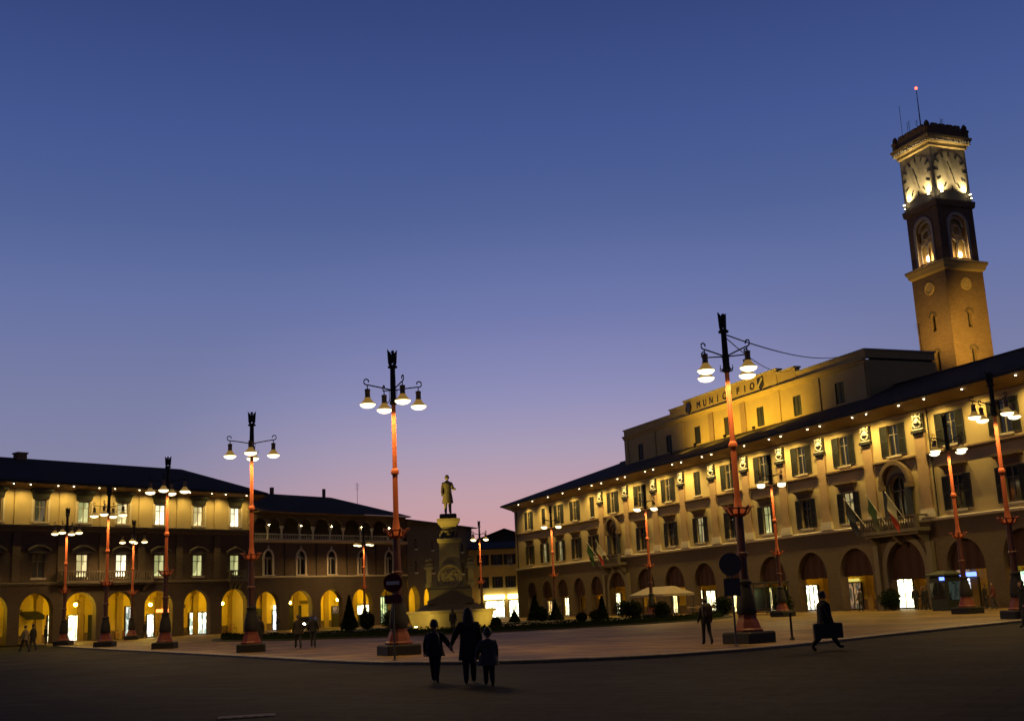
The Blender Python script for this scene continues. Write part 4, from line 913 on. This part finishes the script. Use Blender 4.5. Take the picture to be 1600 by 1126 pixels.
chd=person('small child in grey coat walking at the woman\'s right',RR(-.82,26.55),R(6),1.2,(.07,.06,.05),(12,4,-10,16),(8,24,10),(6,9,14),.36,fingers=True,bulk=1.5,hs=1.34,hair=(.05,.03,.02),skirt=1.0,trous=(.014,.014,.016))
man=person('man in long dark coat striding right and carrying a large case',RR(8.95,35.4),R(-80),1.84,(.010,.010,.011),(34,4,-30,16),(-4,8,10),(6,10,10),.38,fingers=True,bulk=1.38,lean=0,hair=(.02,.02,.02),trous=(.01,.01,.011))
p5=person('person with rucksack walking away near the kerb, beside the nearest right lamp',(6.35,41.5,0),R(12),1.60,(.03,.027,.02),(10,4,-12,18),(6,12,20),(6,12,20),.45)
p6=person('person in brown coat walking left of a companion on the square',(-11.35,59.6,0),R(20),1.66,(.03,.024,.018),(16,4,-14,16),(8,10,15),(-8,10,10),.42)
p7=person('person in black coat standing legs apart, right of a companion',(-10.75,60.5,0),R(5),1.64,DK,(6,2,-6,4),(6,12,30),(6,12,30),.46)
p8=person('person in pale jacket walking at far left with a companion',RR(-35.6,84.6),R(70),1.92,(.16,.13,.085),(24,2,-20,12),(12,12,25),(-14,12,14),.46)
p9=person('person in dark coat at far left, right of one in pale jacket',RR(-36.7,88.6),R(70),1.95,DK,(12,4,-12,12),(10,8,14),(-8,8,12),.42)
p10=person('person in dark coat behind the right side of the second left lamp',(-13.6,60.9,0),R(10),1.70,DK,(8,2,-8,8),(4,9,10),(4,9,10),.4)
p11=person('dark distant figure walking before the monument\'s lit basin',(-4.75,79.6,0),R(0),1.62,DK,(8,2,-8,8),(4,9,10),(4,9,10),.4,long_hair=True)
p12=person('dark figure in front of the brightest portico door',tuple(FR.world(82.6,-1.5)),R(-20),1.74,DK,(10,2,-10,10),(4,9,10),(4,9,10),.42)
p13=person('dark figure just right of the brightest portico door',tuple(FR.world(83.4,-1.2)),R(40),1.70,(.02,.016,.014),(8,2,-8,8),(4,9,20),(4,9,10),.44)
p14=person('stooping dark figure beside the kiosk, left of it',tuple(FR.world(84.2,-2.2)),R(70),1.66,DK,(12,2,-12,10),(20,9,30),(4,9,10),.44)
p15=person('figure in grey coat left of the stone portal, beside a bush',tuple(FR.world(76.9,-2.0)),R(30),1.74,(.05,.045,.04),(6,2,-6,6),(4,9,20),(4,9,10),.42)
p16=person('left one of a couple standing inside the orange doorway',tuple(FR.world(73.9,2.6)),R(-60),1.75,DK,(4,2,-4,4),(4,9,20),(4,9,10),.42)
p17=person('right one of a couple standing inside the orange doorway',tuple(FR.world(75.2,2.6)),R(-30),1.68,(.03,.02,.015),(4,2,-4,4),(4,9,20),(4,9,10),.42)
p18=person('figure with red jacket between the kiosk and the right edge lamp',tuple(FR.world(91.3,-2.5)),R(100),1.72,(.10,.02,.016),(14,2,-14,10),(16,9,30),(4,9,10),.46)
p19=person('dark person cut by the right picture edge at the kerb',RR(19.35,46.0),R(100),1.78,DK,(16,4,-16,10),(10,9,14),(-8,9,14),.36)
p20=person('small dark figure in the left arcade behind the pale jacket',tuple(FL.world(-27.9,-6)),R(-40),1.7,DK,(6,2,-6,6),(4,9,12),(4,9,12),.42)
for i,(v_,o_,rz_,hh,c_,lb) in enumerate(((88.6,-2.0,120,1.7,DK,'dark figure passing in front of the blue lit shop'),(89.6,-1.6,110,1.64,(.03,.022,.018),'brown coated figure close behind the one before the blue lit shop'),(93.6,-2.2,90,1.74,DK,'dark figure before the green lit shop at the right edge'),(63.4,-1.4,-60,1.7,DK,'dark figure before the town hall arch left of the glass shelter'),(57.4,-1.5,80,1.68,(.02,.02,.024),'dark figure at the arch behind the cafe tables'),(17.6,-1.4,-70,1.7,DK,'dark figure before the white lit arch of the far wing'))):
    person(lb,tuple(FR.world(v_,o_)),R(rz_),hh,c_,(12,2,-12,10),(6,9,14),(-6,9,14),.42)
for i,(v_,o_,rz_,lb) in enumerate(((-15.2,-2.2,60,'dark figure by the parked bicycles before the left arcade'),(14.6,-3.0,-60,'dark figure left of the tall clipped cone'),(1.6,-2.5,50,'dark figure before the arch right of the second left lamp'))):
    person(lb,tuple(FL.world(v_,o_)),R(rz_),1.7,DK,(10,2,-10,10),(6,9,14),(-6,9,14),.42)
def backpack(parent_obj,off,sz,label,c=(.012,.014,.02)):
    M=parent_obj.matrix_basis; p=Vector(parent_obj.location)+Matrix.Rotation(parent_obj.rotation_euler.z,3,'Z')@Vector(off)
    e=empty('backpack',p,parent_obj.rotation_euler.z,label,'backpack'); w,d,h=sz
    k=MB(); k.loft([[(x*w*s_,y*d*s_ - (0 if y>0 else 0),z*h) for x,y in ((-.5,.5),(.5,.5),(.5,-.3),(.3,-.5),(-.3,-.5),(-.5,-.3))] for z,s_ in ((0,.85),(.1,1),(.7,1),(.9,.85),(1,.5))]); m_=mat('nylon_%.3f'%c[2],c,.7,.3,9); k.build('bag',m_,e,smooth=True)
    k=MB(); k.loft([[(x*w*.7,y-.5*d,z*h) for x,y in ((-.5,0),(.5,0),(.4,-.06),(-.4,-.06))] for z in (.12,.45)]); k.build('pocket',m_,e)
    for sx in (-.3,.3): k=MB(); k.tube([(sx*w,d*.5,.1*h),(sx*w*1.15,d*.5+.1,.5*h),(sx*w*1.1,d*.5+.06,.95*h),(sx*w,d*.45,h*.95)],.016,5); k.build('strap',m_,e)
    return e
backpack(boy,(0,-.2,.74),(.32,.2,.42),'dark school backpack worn by the boy')
backpack(p5,(0,-.19,.92),(.34,.2,.48),'brown rucksack worn by the person near the kerb',(.03,.024,.018))
# big flat case carried by the striding man
e=empty('carry_case',man.location+Vector((-.02,-.36,.36)),R(2),'large flat dark case carried by the striding man','case')
k=MB(); k.bev(-.43,.43,-.09,.09,0,.44,.03); k.build('case_body',mat('case_leather',(.014,.012,.011),.5,.3,8,.2,40),e)
k=MB(); k.tube([(-.12,0,.44),(-.11,0,.5),(.11,0,.5),(.12,0,.44)],.015,6); k.build('handle',DKM,e)
for sx in (-.25,.25): k=MB(); k.box(sx-.03,sx+.03,-.1,-.091,.33,.42); k.build('clasp',mat('worn_steel',(.24,.21,.17)),e)

# ============================================================ monument
MO=empty('monument',(-5.35,88,0),R(3),'tall stone monument with standing statue, round relief and floodlit basin','monument')
MS=mat('monument_stone',(.26,.22,.135),.85,.3,2.2,.3,18); MD=mat('dark_monument_stone',(.10,.085,.065),.85,.35,2.5,.4,14)
def ngon(ap,z,n=8,rot=PI/8): r=ap/math.cos(PI/n); return [(r*math.cos(rot+2*PI*i/n),r*math.sin(rot+2*PI*i/n),z) for i in range(n)]
k=MB(); k.loft([ngon(2.85,0),ngon(2.85,.12),ngon(2.75,.16),ngon(3.15,1.3),ngon(3.3,1.34),ngon(3.3,1.5),ngon(2.95,1.5),ngon(2.9,1.1)]); k.build('basin_wall',MS,MO)
def sq(a_,z,b_=None): b_=b_ or a_; return [(-a_,-b_,z),(a_,-b_,z),(a_,b_,z),(-a_,b_,z)]
k=MB(); k.loft([ngon(2.6,1.1),ngon(2.6,1.5),ngon(2.3,1.7),ngon(1.9,1.95)]); k.build('mound',MD,MO)
k=MB(); k.loft([sq(1.72,1.951),sq(1.72,2.2),sq(1.6,2.25),sq(1.6,3.0),sq(1.5,3.1),sq(1.5,3.2)]); k.build('lower_pedestal',MD,MO)
k=MB(); k.loft([sq(1.0,3.201),sq(1.0,3.5),sq(.84,3.6),sq(.78,3.7),sq(.74,6.4),sq(.86,6.5),sq(.9,6.7),sq(.7,6.76)]); k.build('pedestal_shaft',MS,MO)
k=MB(); n=28
k.loft([[(r*math.cos(2*PI*j/n),-1.02-d,3.95+r*math.sin(2*PI*j/n)) for j in range(n)] for r,d in ((.86,-.2),(.9,.0),(.9,.12),(.8,.15),(.74,.1),(.7,.03),(.02,.06))])
md_=k.build('medallion',MS,MO,smooth=True)
k=MB()
for i in range(11):
    t=i*2.4; r=.12+.045*i; k.ball((r*math.cos(t),-1.07,3.95+r*math.sin(t)),.13,.09,.11,7,5)
k.tube([(-.45,-1.1,3.6),(-.1,-1.12,4.0),(.2,-1.12,4.35),(.45,-1.08,4.4)],[.06,.11,.1,.04],7).tube([(.4,-1.08,3.6),(.05,-1.12,3.9),(-.35,-1.1,4.35)],[.05,.09,.04],7); k.build('relief',MS,md_,smooth=True)
for sx in (-1,1):
    k=MB(); k.box(sx*1.55-.28,sx*1.55+.28,-.85,-.35,3.201,3.5).box(sx*1.55-.2,sx*1.55+.2,-.8,-.4,3.5,4.5).box(sx*1.55-.34,sx*1.55+.34,-.92,-.28,4.502,4.68).box(sx*1.55-.26,sx*1.55+.26,-.85,-.35,4.682,4.95); b_=k.build('side_block',MS,MO)
    k=MB()
    for i in range(5): k.ball((sx*1.55+.12*math.cos(i*1.9),-.6+.12*math.sin(i*1.9),5.0+.07*i),.15,.14,.12,7,5)
    k.build('trophy',MS,b_,smooth=True)
k=MB(); k.lathe([(.75,6.761),(.72,6.9),(.6,7.15),(.66,7.3),(.5,7.5),(.58,7.6)],8,rot=PI/8)
for i in range(8): k.ball((.58*math.cos(i*PI/4),.58*math.sin(i*PI/4),7.05),.16,.16,.2,7,5)
k.build('wreath_drum',MD,MO,smooth=True)
k=MB(); k.loft([sq(.55,7.601),sq(.62,7.7),sq(.84,8.0),sq(.88,8.2),sq(.62,8.22)]); k.build('capital',MS,MO)
k=MB(); k.loft([sq(.64,8.22),sq(.64,8.5),sq(.55,8.58)]); k.build('statue_plinth',MD,MO)
sm=MS
st_=person('statue',(0,0,8.58),PI+R(10),2.95,(.3,.3,.2),(4,2,-4,2),(18,14,70),(8,10,12),.27,mats=[sm,sm,sm,sm],name='statue',parent=MO,skirt=.5,bulk=1.1)
st_.location=(0,0,8.58)
# flood lamps on the ground round the basin
def ground_flood(x,y,tx,ty,tz,e,lb,size=R(80),bulb=True):
    f=empty('ground_floodlight',(x,y,0),0,lb,'floodlight','floodlights round the monument'); k=MB()
    d=(Vector((tx,ty,tz))-Vector((x,y,.35))).normalized()
    k.box(-.16,.16,-.03,.03,0,.04).tube([(-.15,0,.04),(-.15,0,.36)],.02,5).tube([(.15,0,.04),(.15,0,.36)],.02,5).lathe([(.13,.22),(.15,.3),(.12,.42)],10); k.build('housing',DKM,f)
    k=MB(); k.ball(tuple(Vector((0,0,.36))+d*.1),.12 if bulb else .05,.12 if bulb else .05,.09 if bulb else .04,10,6); k.build('bulb',emit('flood_bulb' if bulb else 'flood_lens',(1,.80,.22),30 if bulb else 2),f)
    spot(f,tuple(Vector((0,0,.36))+d*.27),(tx-x,ty-y,tz),e,(1,.68,.10),size,.9,.08)
ground_flood(-7.6,83.2,-6.7,86,1.4,260,'glowing ground floodlight at the left front of the monument basin',R(100))
ground_flood(-10.6,85.6,-7.0,87.4,2.0,170,'ground floodlight at the far left of the monument basin',R(95),False)
ground_flood(-1.2,85.2,-3.2,86.6,1.2,240,'ground floodlight at the right of the monument basin',R(90),False)
ground_flood(-12.5,82.0,-5.4,88,9.9,9000,'ground floodlight aimed at the statue, left on the lawn',R(26),False)

# ============================================================ planting round the monument
LEAF=mat('leaves',(.03,.05,.018),.9,.4,8,spec=0); LEAFD=mat('dark_leaves',(.016,.026,.012),.9,.4,8,spec=0); SOIL=mat('lawn_soil',(.018,.02,.01),.95,.4,3,.5,20)
bd=MB(); n=72; C0=Vector((-4,96)); R0=20.6
bd.loft([[(C0.x+r*math.cos(2*PI*j/n),C0.y+r*math.sin(2*PI*j/n),z) for j in range(n)] for r,z in ((R0,.004),(R0-.05,.1),(R0-.35,.1),(R0-.4,.06),(9.5,.07))],cap=False)
struct(bd.build('planting_bed',SOIL))
def leaves(mb,fn,count,sz,rng):
    for _ in range(count):
        p=Vector(fn(rng)); n_=Vector((rng.gauss(0,1),rng.gauss(0,1),rng.gauss(0,1))).normalized(); a_=n_.orthogonal().normalized(); b_=n_.cross(a_); s1=sz*rng.uniform(.6,1.3); s2=s1*.55
        mb.add([tuple(p+a_*s1),tuple(p+b_*s2),tuple(p-a_*s1),tuple(p-b_*s2)],[(0,1,2,3)])
def shrub(kind,x,y,h,w,label,mt=LEAFD,seed=1):
    rng=random.Random(seed); nm={'cone':'topiary_cone','ball':'topiary_ball','bush':'shrub'}[kind]
    e=empty(nm,(x,y,.06),rng.random()*6,label,'topiary' if kind!='bush' else 'shrub','clipped shrubs round the monument')
    k=MB(); k.tube([(0,0,0),(.01,0,h*.2),(.0,.01,h*.5)],[.06,.05,.02],6)
    for i in range(4): t=i*1.6; k.tube([(0,0,h*.18),(w*.2*math.cos(t),w*.2*math.sin(t),h*.4)],[.03,.012],5)
    k.build('trunk',mat('bark',(.05,.035,.025),.9,.3,8),e)
    def fn(r):
        t=r.random()*2*PI
        if kind=='cone':
            z=r.random()**1.5; R_=w/2*(1-z)*r.uniform(.55,1.07)+.02; return (R_*math.cos(t),R_*math.sin(t),.08*h+z*h*.93)
        c=r.uniform(-1,1); q=r.uniform(.6,1.05) if kind=='ball' else r.uniform(.4,1.18)
        s_=math.sqrt(1-c*c); lump=1+(.0 if kind=='ball' else .18*math.sin(3*t+seed)); return (w/2*q*s_*math.cos(t)*lump,w/2*q*s_*math.sin(t)*lump,h*.53+h*.47*q*c)
    k=MB(); leaves(k,fn,int(900+700*h),.05+.02*h,rng); k.build('foliage',mt,e)
SH=[('cone',-16.1,109.6,3.1,1.5,'tall clipped cone left of the monument, before an arch'),('ball',-13.8,104.6,1.6,1.35,'round clipped ball bush right of the tall left cone'),('bush',-11.5,102.2,1.5,1.5,'loose bush between the round ball and the nearest left lamp'),
('cone',1.1,109.0,2.4,1.5,'tallest clipped cone right of the monument, before the first town hall arches'),('bush',1.75,108.6,1.3,1.0,'dark bush touching the right side of the tallest right cone'),('cone',2.95,107.5,1.7,1.3,'clipped cone third from the yellow house, right of the tallest'),
('cone',-.85,110.5,1.15,1.1,'small low cone in front of the glowing shop signs'),('ball',4.65,95.0,.8,.9,'low round ball bush before the green lit shop window'),('bush',5.9,94.6,.9,1.3,'wide low dark bush right of the small ball'),('cone',6.6,99.0,2.0,1.0,'narrow dark cone beside the left portal'),
('ball',-2.1,88.9,.75,.85,'small ball bush just right of the monument basin'),('bush',8.6,92.6,1.45,1.5,'loose bush left of the white market canopy'),('bush',10.6,91.0,1.3,1.3,'leafy bush at the foot of the white market canopy'),('bush',-14.9,101.2,1.0,1.3,'low pale bush at the foot of the tall left cone')]
for i,(kd,x,y,h,w_,lb) in enumerate(SH): shrub(kd,x,y,h,w_,lb,LEAF if i%4==2 else LEAFD,i+3)
# low clipped hedge along the front of the bed
rng=random.Random(5); k=MB()
def hf(r):
    t=r.uniform(PI*1.02,PI*2.02); return (C0.x+(R0-1.0+r.uniform(-.3,.3))*math.cos(t),C0.y+(R0-1.0+r.uniform(-.3,.3))*math.sin(t),.1+.38*r.random()*(1+.15*math.sin(t*40)))
leaves(k,hf,9000,.085,rng)
k.loft([[(C0.x+r*math.cos(PI*1.02+PI*j/60),C0.y+r*math.sin(PI*1.02+PI*j/60),z) for j in range(61)] for r,z in ((R0-.75,.06),(R0-.72,.36),(R0-1.28,.36),(R0-1.25,.06))],cap=False,close=False); hg=k.build('low_hedge',LEAFD); tag(hg,'low clipped hedge curving round the front of the monument lawn','hedge')

# ============================================================ square furniture
def sign_post(x,y,h,label,kind):
    e=empty('road_sign',(x,y,RZ if kind=='x' else 0),math.atan2(x,-y)*0,label,'road sign')
    k=MB(); k.tube([(0,0,0),(0,0,h)],.035,8).lathe([(.09,0),(.09,.02),(.04,.05)],10); k.build('post',mat('galvanised_steel',(.10,.10,.10),.5,.2,6,0,40,.6),e)
    n=28; disc=lambda r,y0,y1: MB().loft([[(r*math.cos(2*PI*j/n),yy,h-.32+r*math.sin(2*PI*j/n)) for j in range(n)] for yy in (y0,y1)])
    if kind=='no_entry':
        p=disc(.32,-.06,-.04).build('sign_plate',mat('no_entry_red',(.12,.01,.01),.85,.1,5),e)
        k=MB(); k.box(-.22,.22,-.068,-.0605,h-.38,h-.26); k.build('white_bar',WHT,p)
        k=MB(); k.box(-.28,.28,-.06,-.04,h-1.0,h-.72); k.build('lower_plate',mat('sign_dark_red',(.16,.02,.015),.5,.1,5),e)
    else:
        disc(.38,-.06,-.04).build('sign_plate',mat('sign_back_grey',(.10,.095,.085),.9,.15,5),e)
        k=MB(); k.box(-.27,.27,-.06,-.04,h-1.35,h-.78); k.build('lower_plate',mat('sign_back_dark',(.05,.05,.055),.55,.15,5),e)
sign_post(-4.35,39.75,2.85,'red no entry sign with white bar, on a post before the nearest lamp','no_entry')
sign_post(6.95,39.2,2.95,'round grey sign plate on a post, before the nearest right lamp','round')
e=empty('bollard',(9.4,41.9,0),0,'thin dark iron bollard at the kerb, left of the striding man','bollard')
k=MB(); k.lathe([(.09,0),(.09,.06),(.045,.1),(.04,.8),(.06,.83),(.06,.87)],12); k.build('post',DKM,e,smooth=True); k=MB(); k.ball((0,0,.92),.06,.06,.06,10,6); k.build('ball_top',DKM,e,smooth=True)
# market canopy
tp=FR.world(54.2,-7.0); e=empty('market_canopy',tp,FR.a,'pale ridge canopy with tables under it, before the town hall arches','canopy')
CV=mat('canvas',(.24,.2,.15),.9,.12,3,.2,30)
k=MB(); k.add([(-3.4,-1.6,2.05),(3.4,-1.6,2.05),(2.6,0,2.75),(-2.6,0,2.75),(3.4,1.6,2.05),(-3.4,1.6,2.05)],[(0,1,2,3),(1,4,2),(4,5,3,2),(5,0,3)]); k.build('roof_cloth',CV,e)
for p,q in (((-3.4,-1.6),(3.4,-1.6)),((3.4,-1.6),(3.4,1.6)),((-3.4,1.6),(3.4,1.6)),((-3.4,-1.6),(-3.4,1.6))):
    k=MB(); n=12
    for i in range(n):
        f=lambda t,z: (p[0]+(q[0]-p[0])*t,p[1]+(q[1]-p[1])*t,z); z0=1.8+.04*math.sin(i*PI); k.quad(f(i/n,1.82+.05*(i%2)),f((i+1)/n,1.82+.05*((i+1)%2)),f((i+1)/n,2.05),f(i/n,2.05))
    k.build('valance',CV,e)
for x in (-3.3,0,3.3):
    for y in (-1.5,1.5): k=MB(); k.tube([(x,y,0),(x,y,2.06)],.03,6); k.build('pole',DKM,e)
def table(p,lb):
    e=empty('cafe_table',p,0,lb,'table','cafe tables before the town hall'); k=MB(); k.lathe([(.38,.72),(.38,.75)],16); k.build('top',WHT,e); k=MB(); k.lathe([(.22,0),(.2,.03),(.03,.05),(.03,.72)],12); k.build('leg',DKM,e)
def chair_proto():
    e=empty('cafe_chair',(0,0,0)); k=MB(); k.bev(-.2,.2,-.2,.2,.43,.46,.02); k.build('seat',SOF,e); k=MB(); k.box(-.2,.2,.17,.2,.6,.88); k.build('backrest',SOF,e)
    for sx in (-.18,.18):
        for sy in (-.18,.18): k=MB(); k.tube([(sx,sy,0),(sx,sy,.43 if sy<0 else .86)],.014,5); k.build('leg',DKM,e)
    return e
for i,(v_,o_) in enumerate(((58.6,-5.2),(60.6,-4.8),(62.8,-5.2),(56.4,-5.0))): table(tuple(FR.world(v_,o_)),['cafe table nearest the market canopy','cafe table second from the market canopy','cafe table closest to the glass shelter','cafe table under the market canopy edge'][(1,2,3,0)[i]] if False else ['round cafe table second from the market canopy','round cafe table third from the market canopy','round cafe table nearest the glass shelter','round cafe table nearest the market canopy'][i])
c0=chair_proto()
for i in range(8):
    v_,o_=((58.0,-5.2),(59.2,-5.2),(60.0,-4.8),(61.2,-4.8),(62.2,-5.2),(63.4,-5.2),(55.8,-5.0),(57.0,-5.0))[i]
    o=c0 if i==0 else copy_tree(c0); o.location=FR.world(v_,o_); o.rotation_euler=(0,0,FR.a+(PI/2 if i%2==0 else -PI/2))
    tag(o,['cafe chair left of the second cafe table from the canopy','cafe chair right of the second cafe table from the canopy','cafe chair left of the third cafe table from the canopy','cafe chair right of the third cafe table from the canopy','cafe chair left of the table nearest the glass shelter','cafe chair right of the table nearest the glass shelter','cafe chair left of the table nearest the market canopy','cafe chair right of the table nearest the market canopy'][i],'chair','cafe chairs before the town hall')
# glass shelter
e=empty('glass_shelter',FR.world(68.6,-5.6),FR.a,'open glass shelter with flat dark roof, before the town hall arches','shelter')
k=MB(); k.box(-2.6,2.6,-1.2,1.2,2.45,2.58); k.build('roof',DKM,e)
for x in (-2.5,0,2.5):
    for y in (-1.1,1.1): k=MB(); k.tube([(x,y,0),(x,y,2.45)],.035,6); k.build('post',DKM,e)
for x in (-1.27,1.27): k=MB(); k.box(x-1.15,x+1.15,1.08,1.1,.3,2.2); k.build('pane',glassm(),e)
k=MB(); k.box(-2.2,2.2,.5,.95,.42,.47); k.build('bench',SOF,e)
# newspaper kiosk
KG=mat('dark_green_paint',(.011,.017,.013),.75,.25,5)
e=empty('newspaper_kiosk',FR.world(88.0,-3.4),FR.a,'dark green newspaper kiosk with small blue sign, before the right arches','kiosk')
k=MB(); k.bev(-.85,.85,-.7,.7,0,2.3,.1); k.build('body',KG,e)
k=MB(); k.loft([sq(1.0,2.301,.85),sq(1.0,2.4,.85),sq(.3,2.65,.25)]); k.build('roof',KG,e)
for x in (-.4,.4):
    k=MB(); k.box(x-.33,x+.33,-.73,-.703,.8,1.85); k.build('window',glassm(),e)
k=MB(); k.box(.852,.87,-.5,.5,.7,1.9); k.build('window',emit('kiosk_glow',(.55,.75,.6),.05,1,3),e)
k=MB(); k.box(.35,.75,-.8,-.72,2.0,2.22); k.build('sign',emit('sign_blue',(.12,.2,1),4),e)
# planters near the arches
for i,(v_,o_,lb) in enumerate(((66.0,-7.6,'leafy planter bush at the left end of the glass shelter'),(71.8,-5.6,'leafy planter bush at the right end of the glass shelter'),(81.2,-2.6,'round planter bush beside the right portal'),(49.6,-8.8,'planter bush at the left pole of the market canopy'))):
    shrub('bush',*FR.world(v_,o_).xy,1.5,1.4,lb,LEAFD,40+i)
# flags on the balconies
def flag(v_,z,lb,cols,ang,dx):
    e=empty('flag',FR.world(v_,-1.2,z),FR.a,lb,'flag','flags on the town hall balconies'); tip=Vector((dx,-1.5,2.3))
    k=MB(); k.tube([(0,0,0),tuple(tip)],.03,6).ball(tuple(tip),.06,.06,.06,6,4); k.build('pole',WHT,e)
    k=MB(); n=9
    for i in range(n):
        k.mi=min(2,i*3//n)
        def P(i,t): b_=tip*(.96-.45*t); s_=1-i/n*.0; return (b_.x+.10*math.sin(i*1.1+t*3)*(i/n),b_.y+.14*math.sin(i*.9+2*t)*(i/n)+.1*i/n,b_.z-i/n*1.9)
        for j in range(4): k.quad(P(i,j/4),P(i,(j+1)/4),P(i+1,(j+1)/4),P(i+1,j/4))
    k.build('cloth',[mat('flag_%d_%d_%d'%tuple(int(99*q) for q in c),c,.85,.15,3) for c in cols],e,smooth=True)
WH=(.3,.28,.25)
flag(29.4,6.2,'green flag on the far balcony, left one',[(.02,.06,.03)]*3,0,-.3); flag(31.6,6.2,'white and red flag on the far balcony, right one',[WH,WH,(.3,.03,.03)],0,.1)
flag(77.6,6.3,'dark blue flag on the near balcony, leftmost of three',[(.012,.016,.04)]*3,0,-.5); flag(80.0,6.3,'green flag on the near balcony, middle of three',[(.02,.05,.03),(.02,.05,.03),(.1,.1,.09)],0,-.2); flag(82.3,6.3,'white flag with red lower end on the near balcony, rightmost',[WH,WH,(.35,.04,.03)],0,-.3)
# overhead cables from the lamp to the attic
for i,(z0,q,sag,lb) in enumerate(((10.75,FR.world(62.5,AT+.2,22.5),.9,'lower overhead cable from the nearest right lamp to the attic'),(10.85,FR.world(70.5,AT+.2,21.9),.6,'upper overhead cable from the nearest right lamp to the attic'))):
    a_=Vector((7.75,40.9,z0)); k=MB(); k.tube([tuple(a_.lerp(q,t/16)-Vector((0,0,sag*4*(t/16)*(1-t/16)))) for t in range(17)],.02+.006*i,5)
    o=k.build('overhead_cable',DKM); tag(o,lb,'cable')
# parked bicycles and scooter-like clutter at the left arcade
def bicycle():
    e=empty('bicycle',(0,0,0)); wm=MB(); n=20
    wm.loft([[((.33+r)*math.cos(2*PI*j/n),y,.34+(.33+r)*math.sin(2*PI*j/n)) for j in range(n)] for r,y in ((-.02,-.015),(.01,-.015),(.01,.015),(-.02,.015),(-.02,-.015))],cap=False)
    for j in range(8): t=j*PI/4; wm.tube([(0,0,.34),(.32*math.cos(t),0,.34+.32*math.sin(t))],.004,4)
    wme=wm.mesh('wheel',DKM)
    inst('wheel',wme,e,(-.52,0,0)); inst('wheel',wme,e,(.52,0,0))
    k=MB(); 
    for a_,b_ in (((-.52,0,.34),(-.1,0,.3)),((-.1,0,.3),(-.2,0,.85)),((-.52,0,.34),(-.18,0,.75)),((-.18,0,.75),(.36,0,.8)),((-.1,0,.3),(.38,0,.7)),((.34,0,.95),(.52,0,.34))): k.tube([a_,b_],.018,6)
    k.build('frame',RED,e)
    k=MB(); k.tube([(.3,-.28,1.0),(.36,-.1,.98),(.36,.1,.98),(.3,.28,1.0)],.014,6); k.build('handlebar',DKM,e)
    k=MB(); k.ball((-.22,0,.9),.14,.08,.04,8,5); k.build('saddle',DKM,e); return e
b0=bicycle()
BL=['leftmost bicycle parked before the left arcade pier','second bicycle parked before the left arcade pier','third bicycle parked before the left arcade pier','bicycle parked alone near the fourth left lamp','bicycle parked before the arch with the bright bulb, right of the third left lamp']
for i,(x,y) in enumerate(((-19.0,-2.2),(-18.3,-2.0),(-17.7,-2.3),(-14.2,-2.0),(-4.4,-2.0))):
    o=b0 if i==0 else copy_tree(b0); o.location=FL.world(x,y); o.rotation_euler=(R(6),0,FL.a+R((60,75,50,20,10)[i])); tag(o,BL[i],'bicycle','bicycles before the left arcade')
# car with lit headlights in front of the arcade
e=empty('parked_car',FL.world(4.9,-3.4),FL.a+R(-62),'small dark car with bright headlights before the gothic palace arcade','car')
CP=mat('car_paint',(.03,.03,.035),.3,.1,6,0,40,.3)
k=MB(); P_=[(-.78,.25),(-.82,.55),(-.8,.75),(-.74,.85)]
rs=[]
for y,z0,z1,w_ in ((-2.0,.42,.6,.62),(-1.9,.25,.72,.76),(-1.2,.22,.86,.82),(-.6,.22,.92,.83),(.8,.22,.95,.83),(1.7,.22,.93,.82),(1.95,.3,.85,.76),(2.0,.42,.7,.68)): rs.append([(-w_,y,z0),(w_,y,z0),(w_*1.02,y,(z0+z1)/2),(w_*.93,y,z1),(-w_*.93,y,z1),(-w_*1.02,y,(z0+z1)/2)])
k.loft(rs); k.build('body',CP,e,smooth=True)
k=MB(); k.loft([[(-.74,-.95,.9),(.74,-.95,.9),(.76,1.8,.92),(-.76,1.8,.92)],[(-.60,-.2,1.40),(.60,-.2,1.40),(.60,1.45,1.42),(-.60,1.45,1.42)]]); cb=k.build('cabin',glassm(),e)
k=MB(); k.box(-.6,.6,-.2,1.45,1.425,1.46); k.build('roof_panel',CP,cb)
wm=MB(); wm.v=[];n=18
wm.loft([[(x,.3*f*math.cos(2*PI*j/n),.3*f*math.sin(2*PI*j/n)) for j in range(n)] for x,f in ((-.1,.6),(-.1,1),(.1,1),(.1,.6))]); wme=wm.mesh('wheel',BLK)
for sx in (-.78,.78):
    for y in (-1.25,1.25): inst('wheel',wme,e,(sx,y,.3))
for sx in (-.58,.58):
    k=MB(); k.ball((sx,-1.92,.62),.16,.08,.1,10,6); k.build('headlight',emit('headlight',(1,.9,.75),60),e)
k=MB(); k.box(-.25,.25,-2.02,-2.0,.42,.54); k.build('number_plate',WHT,e)
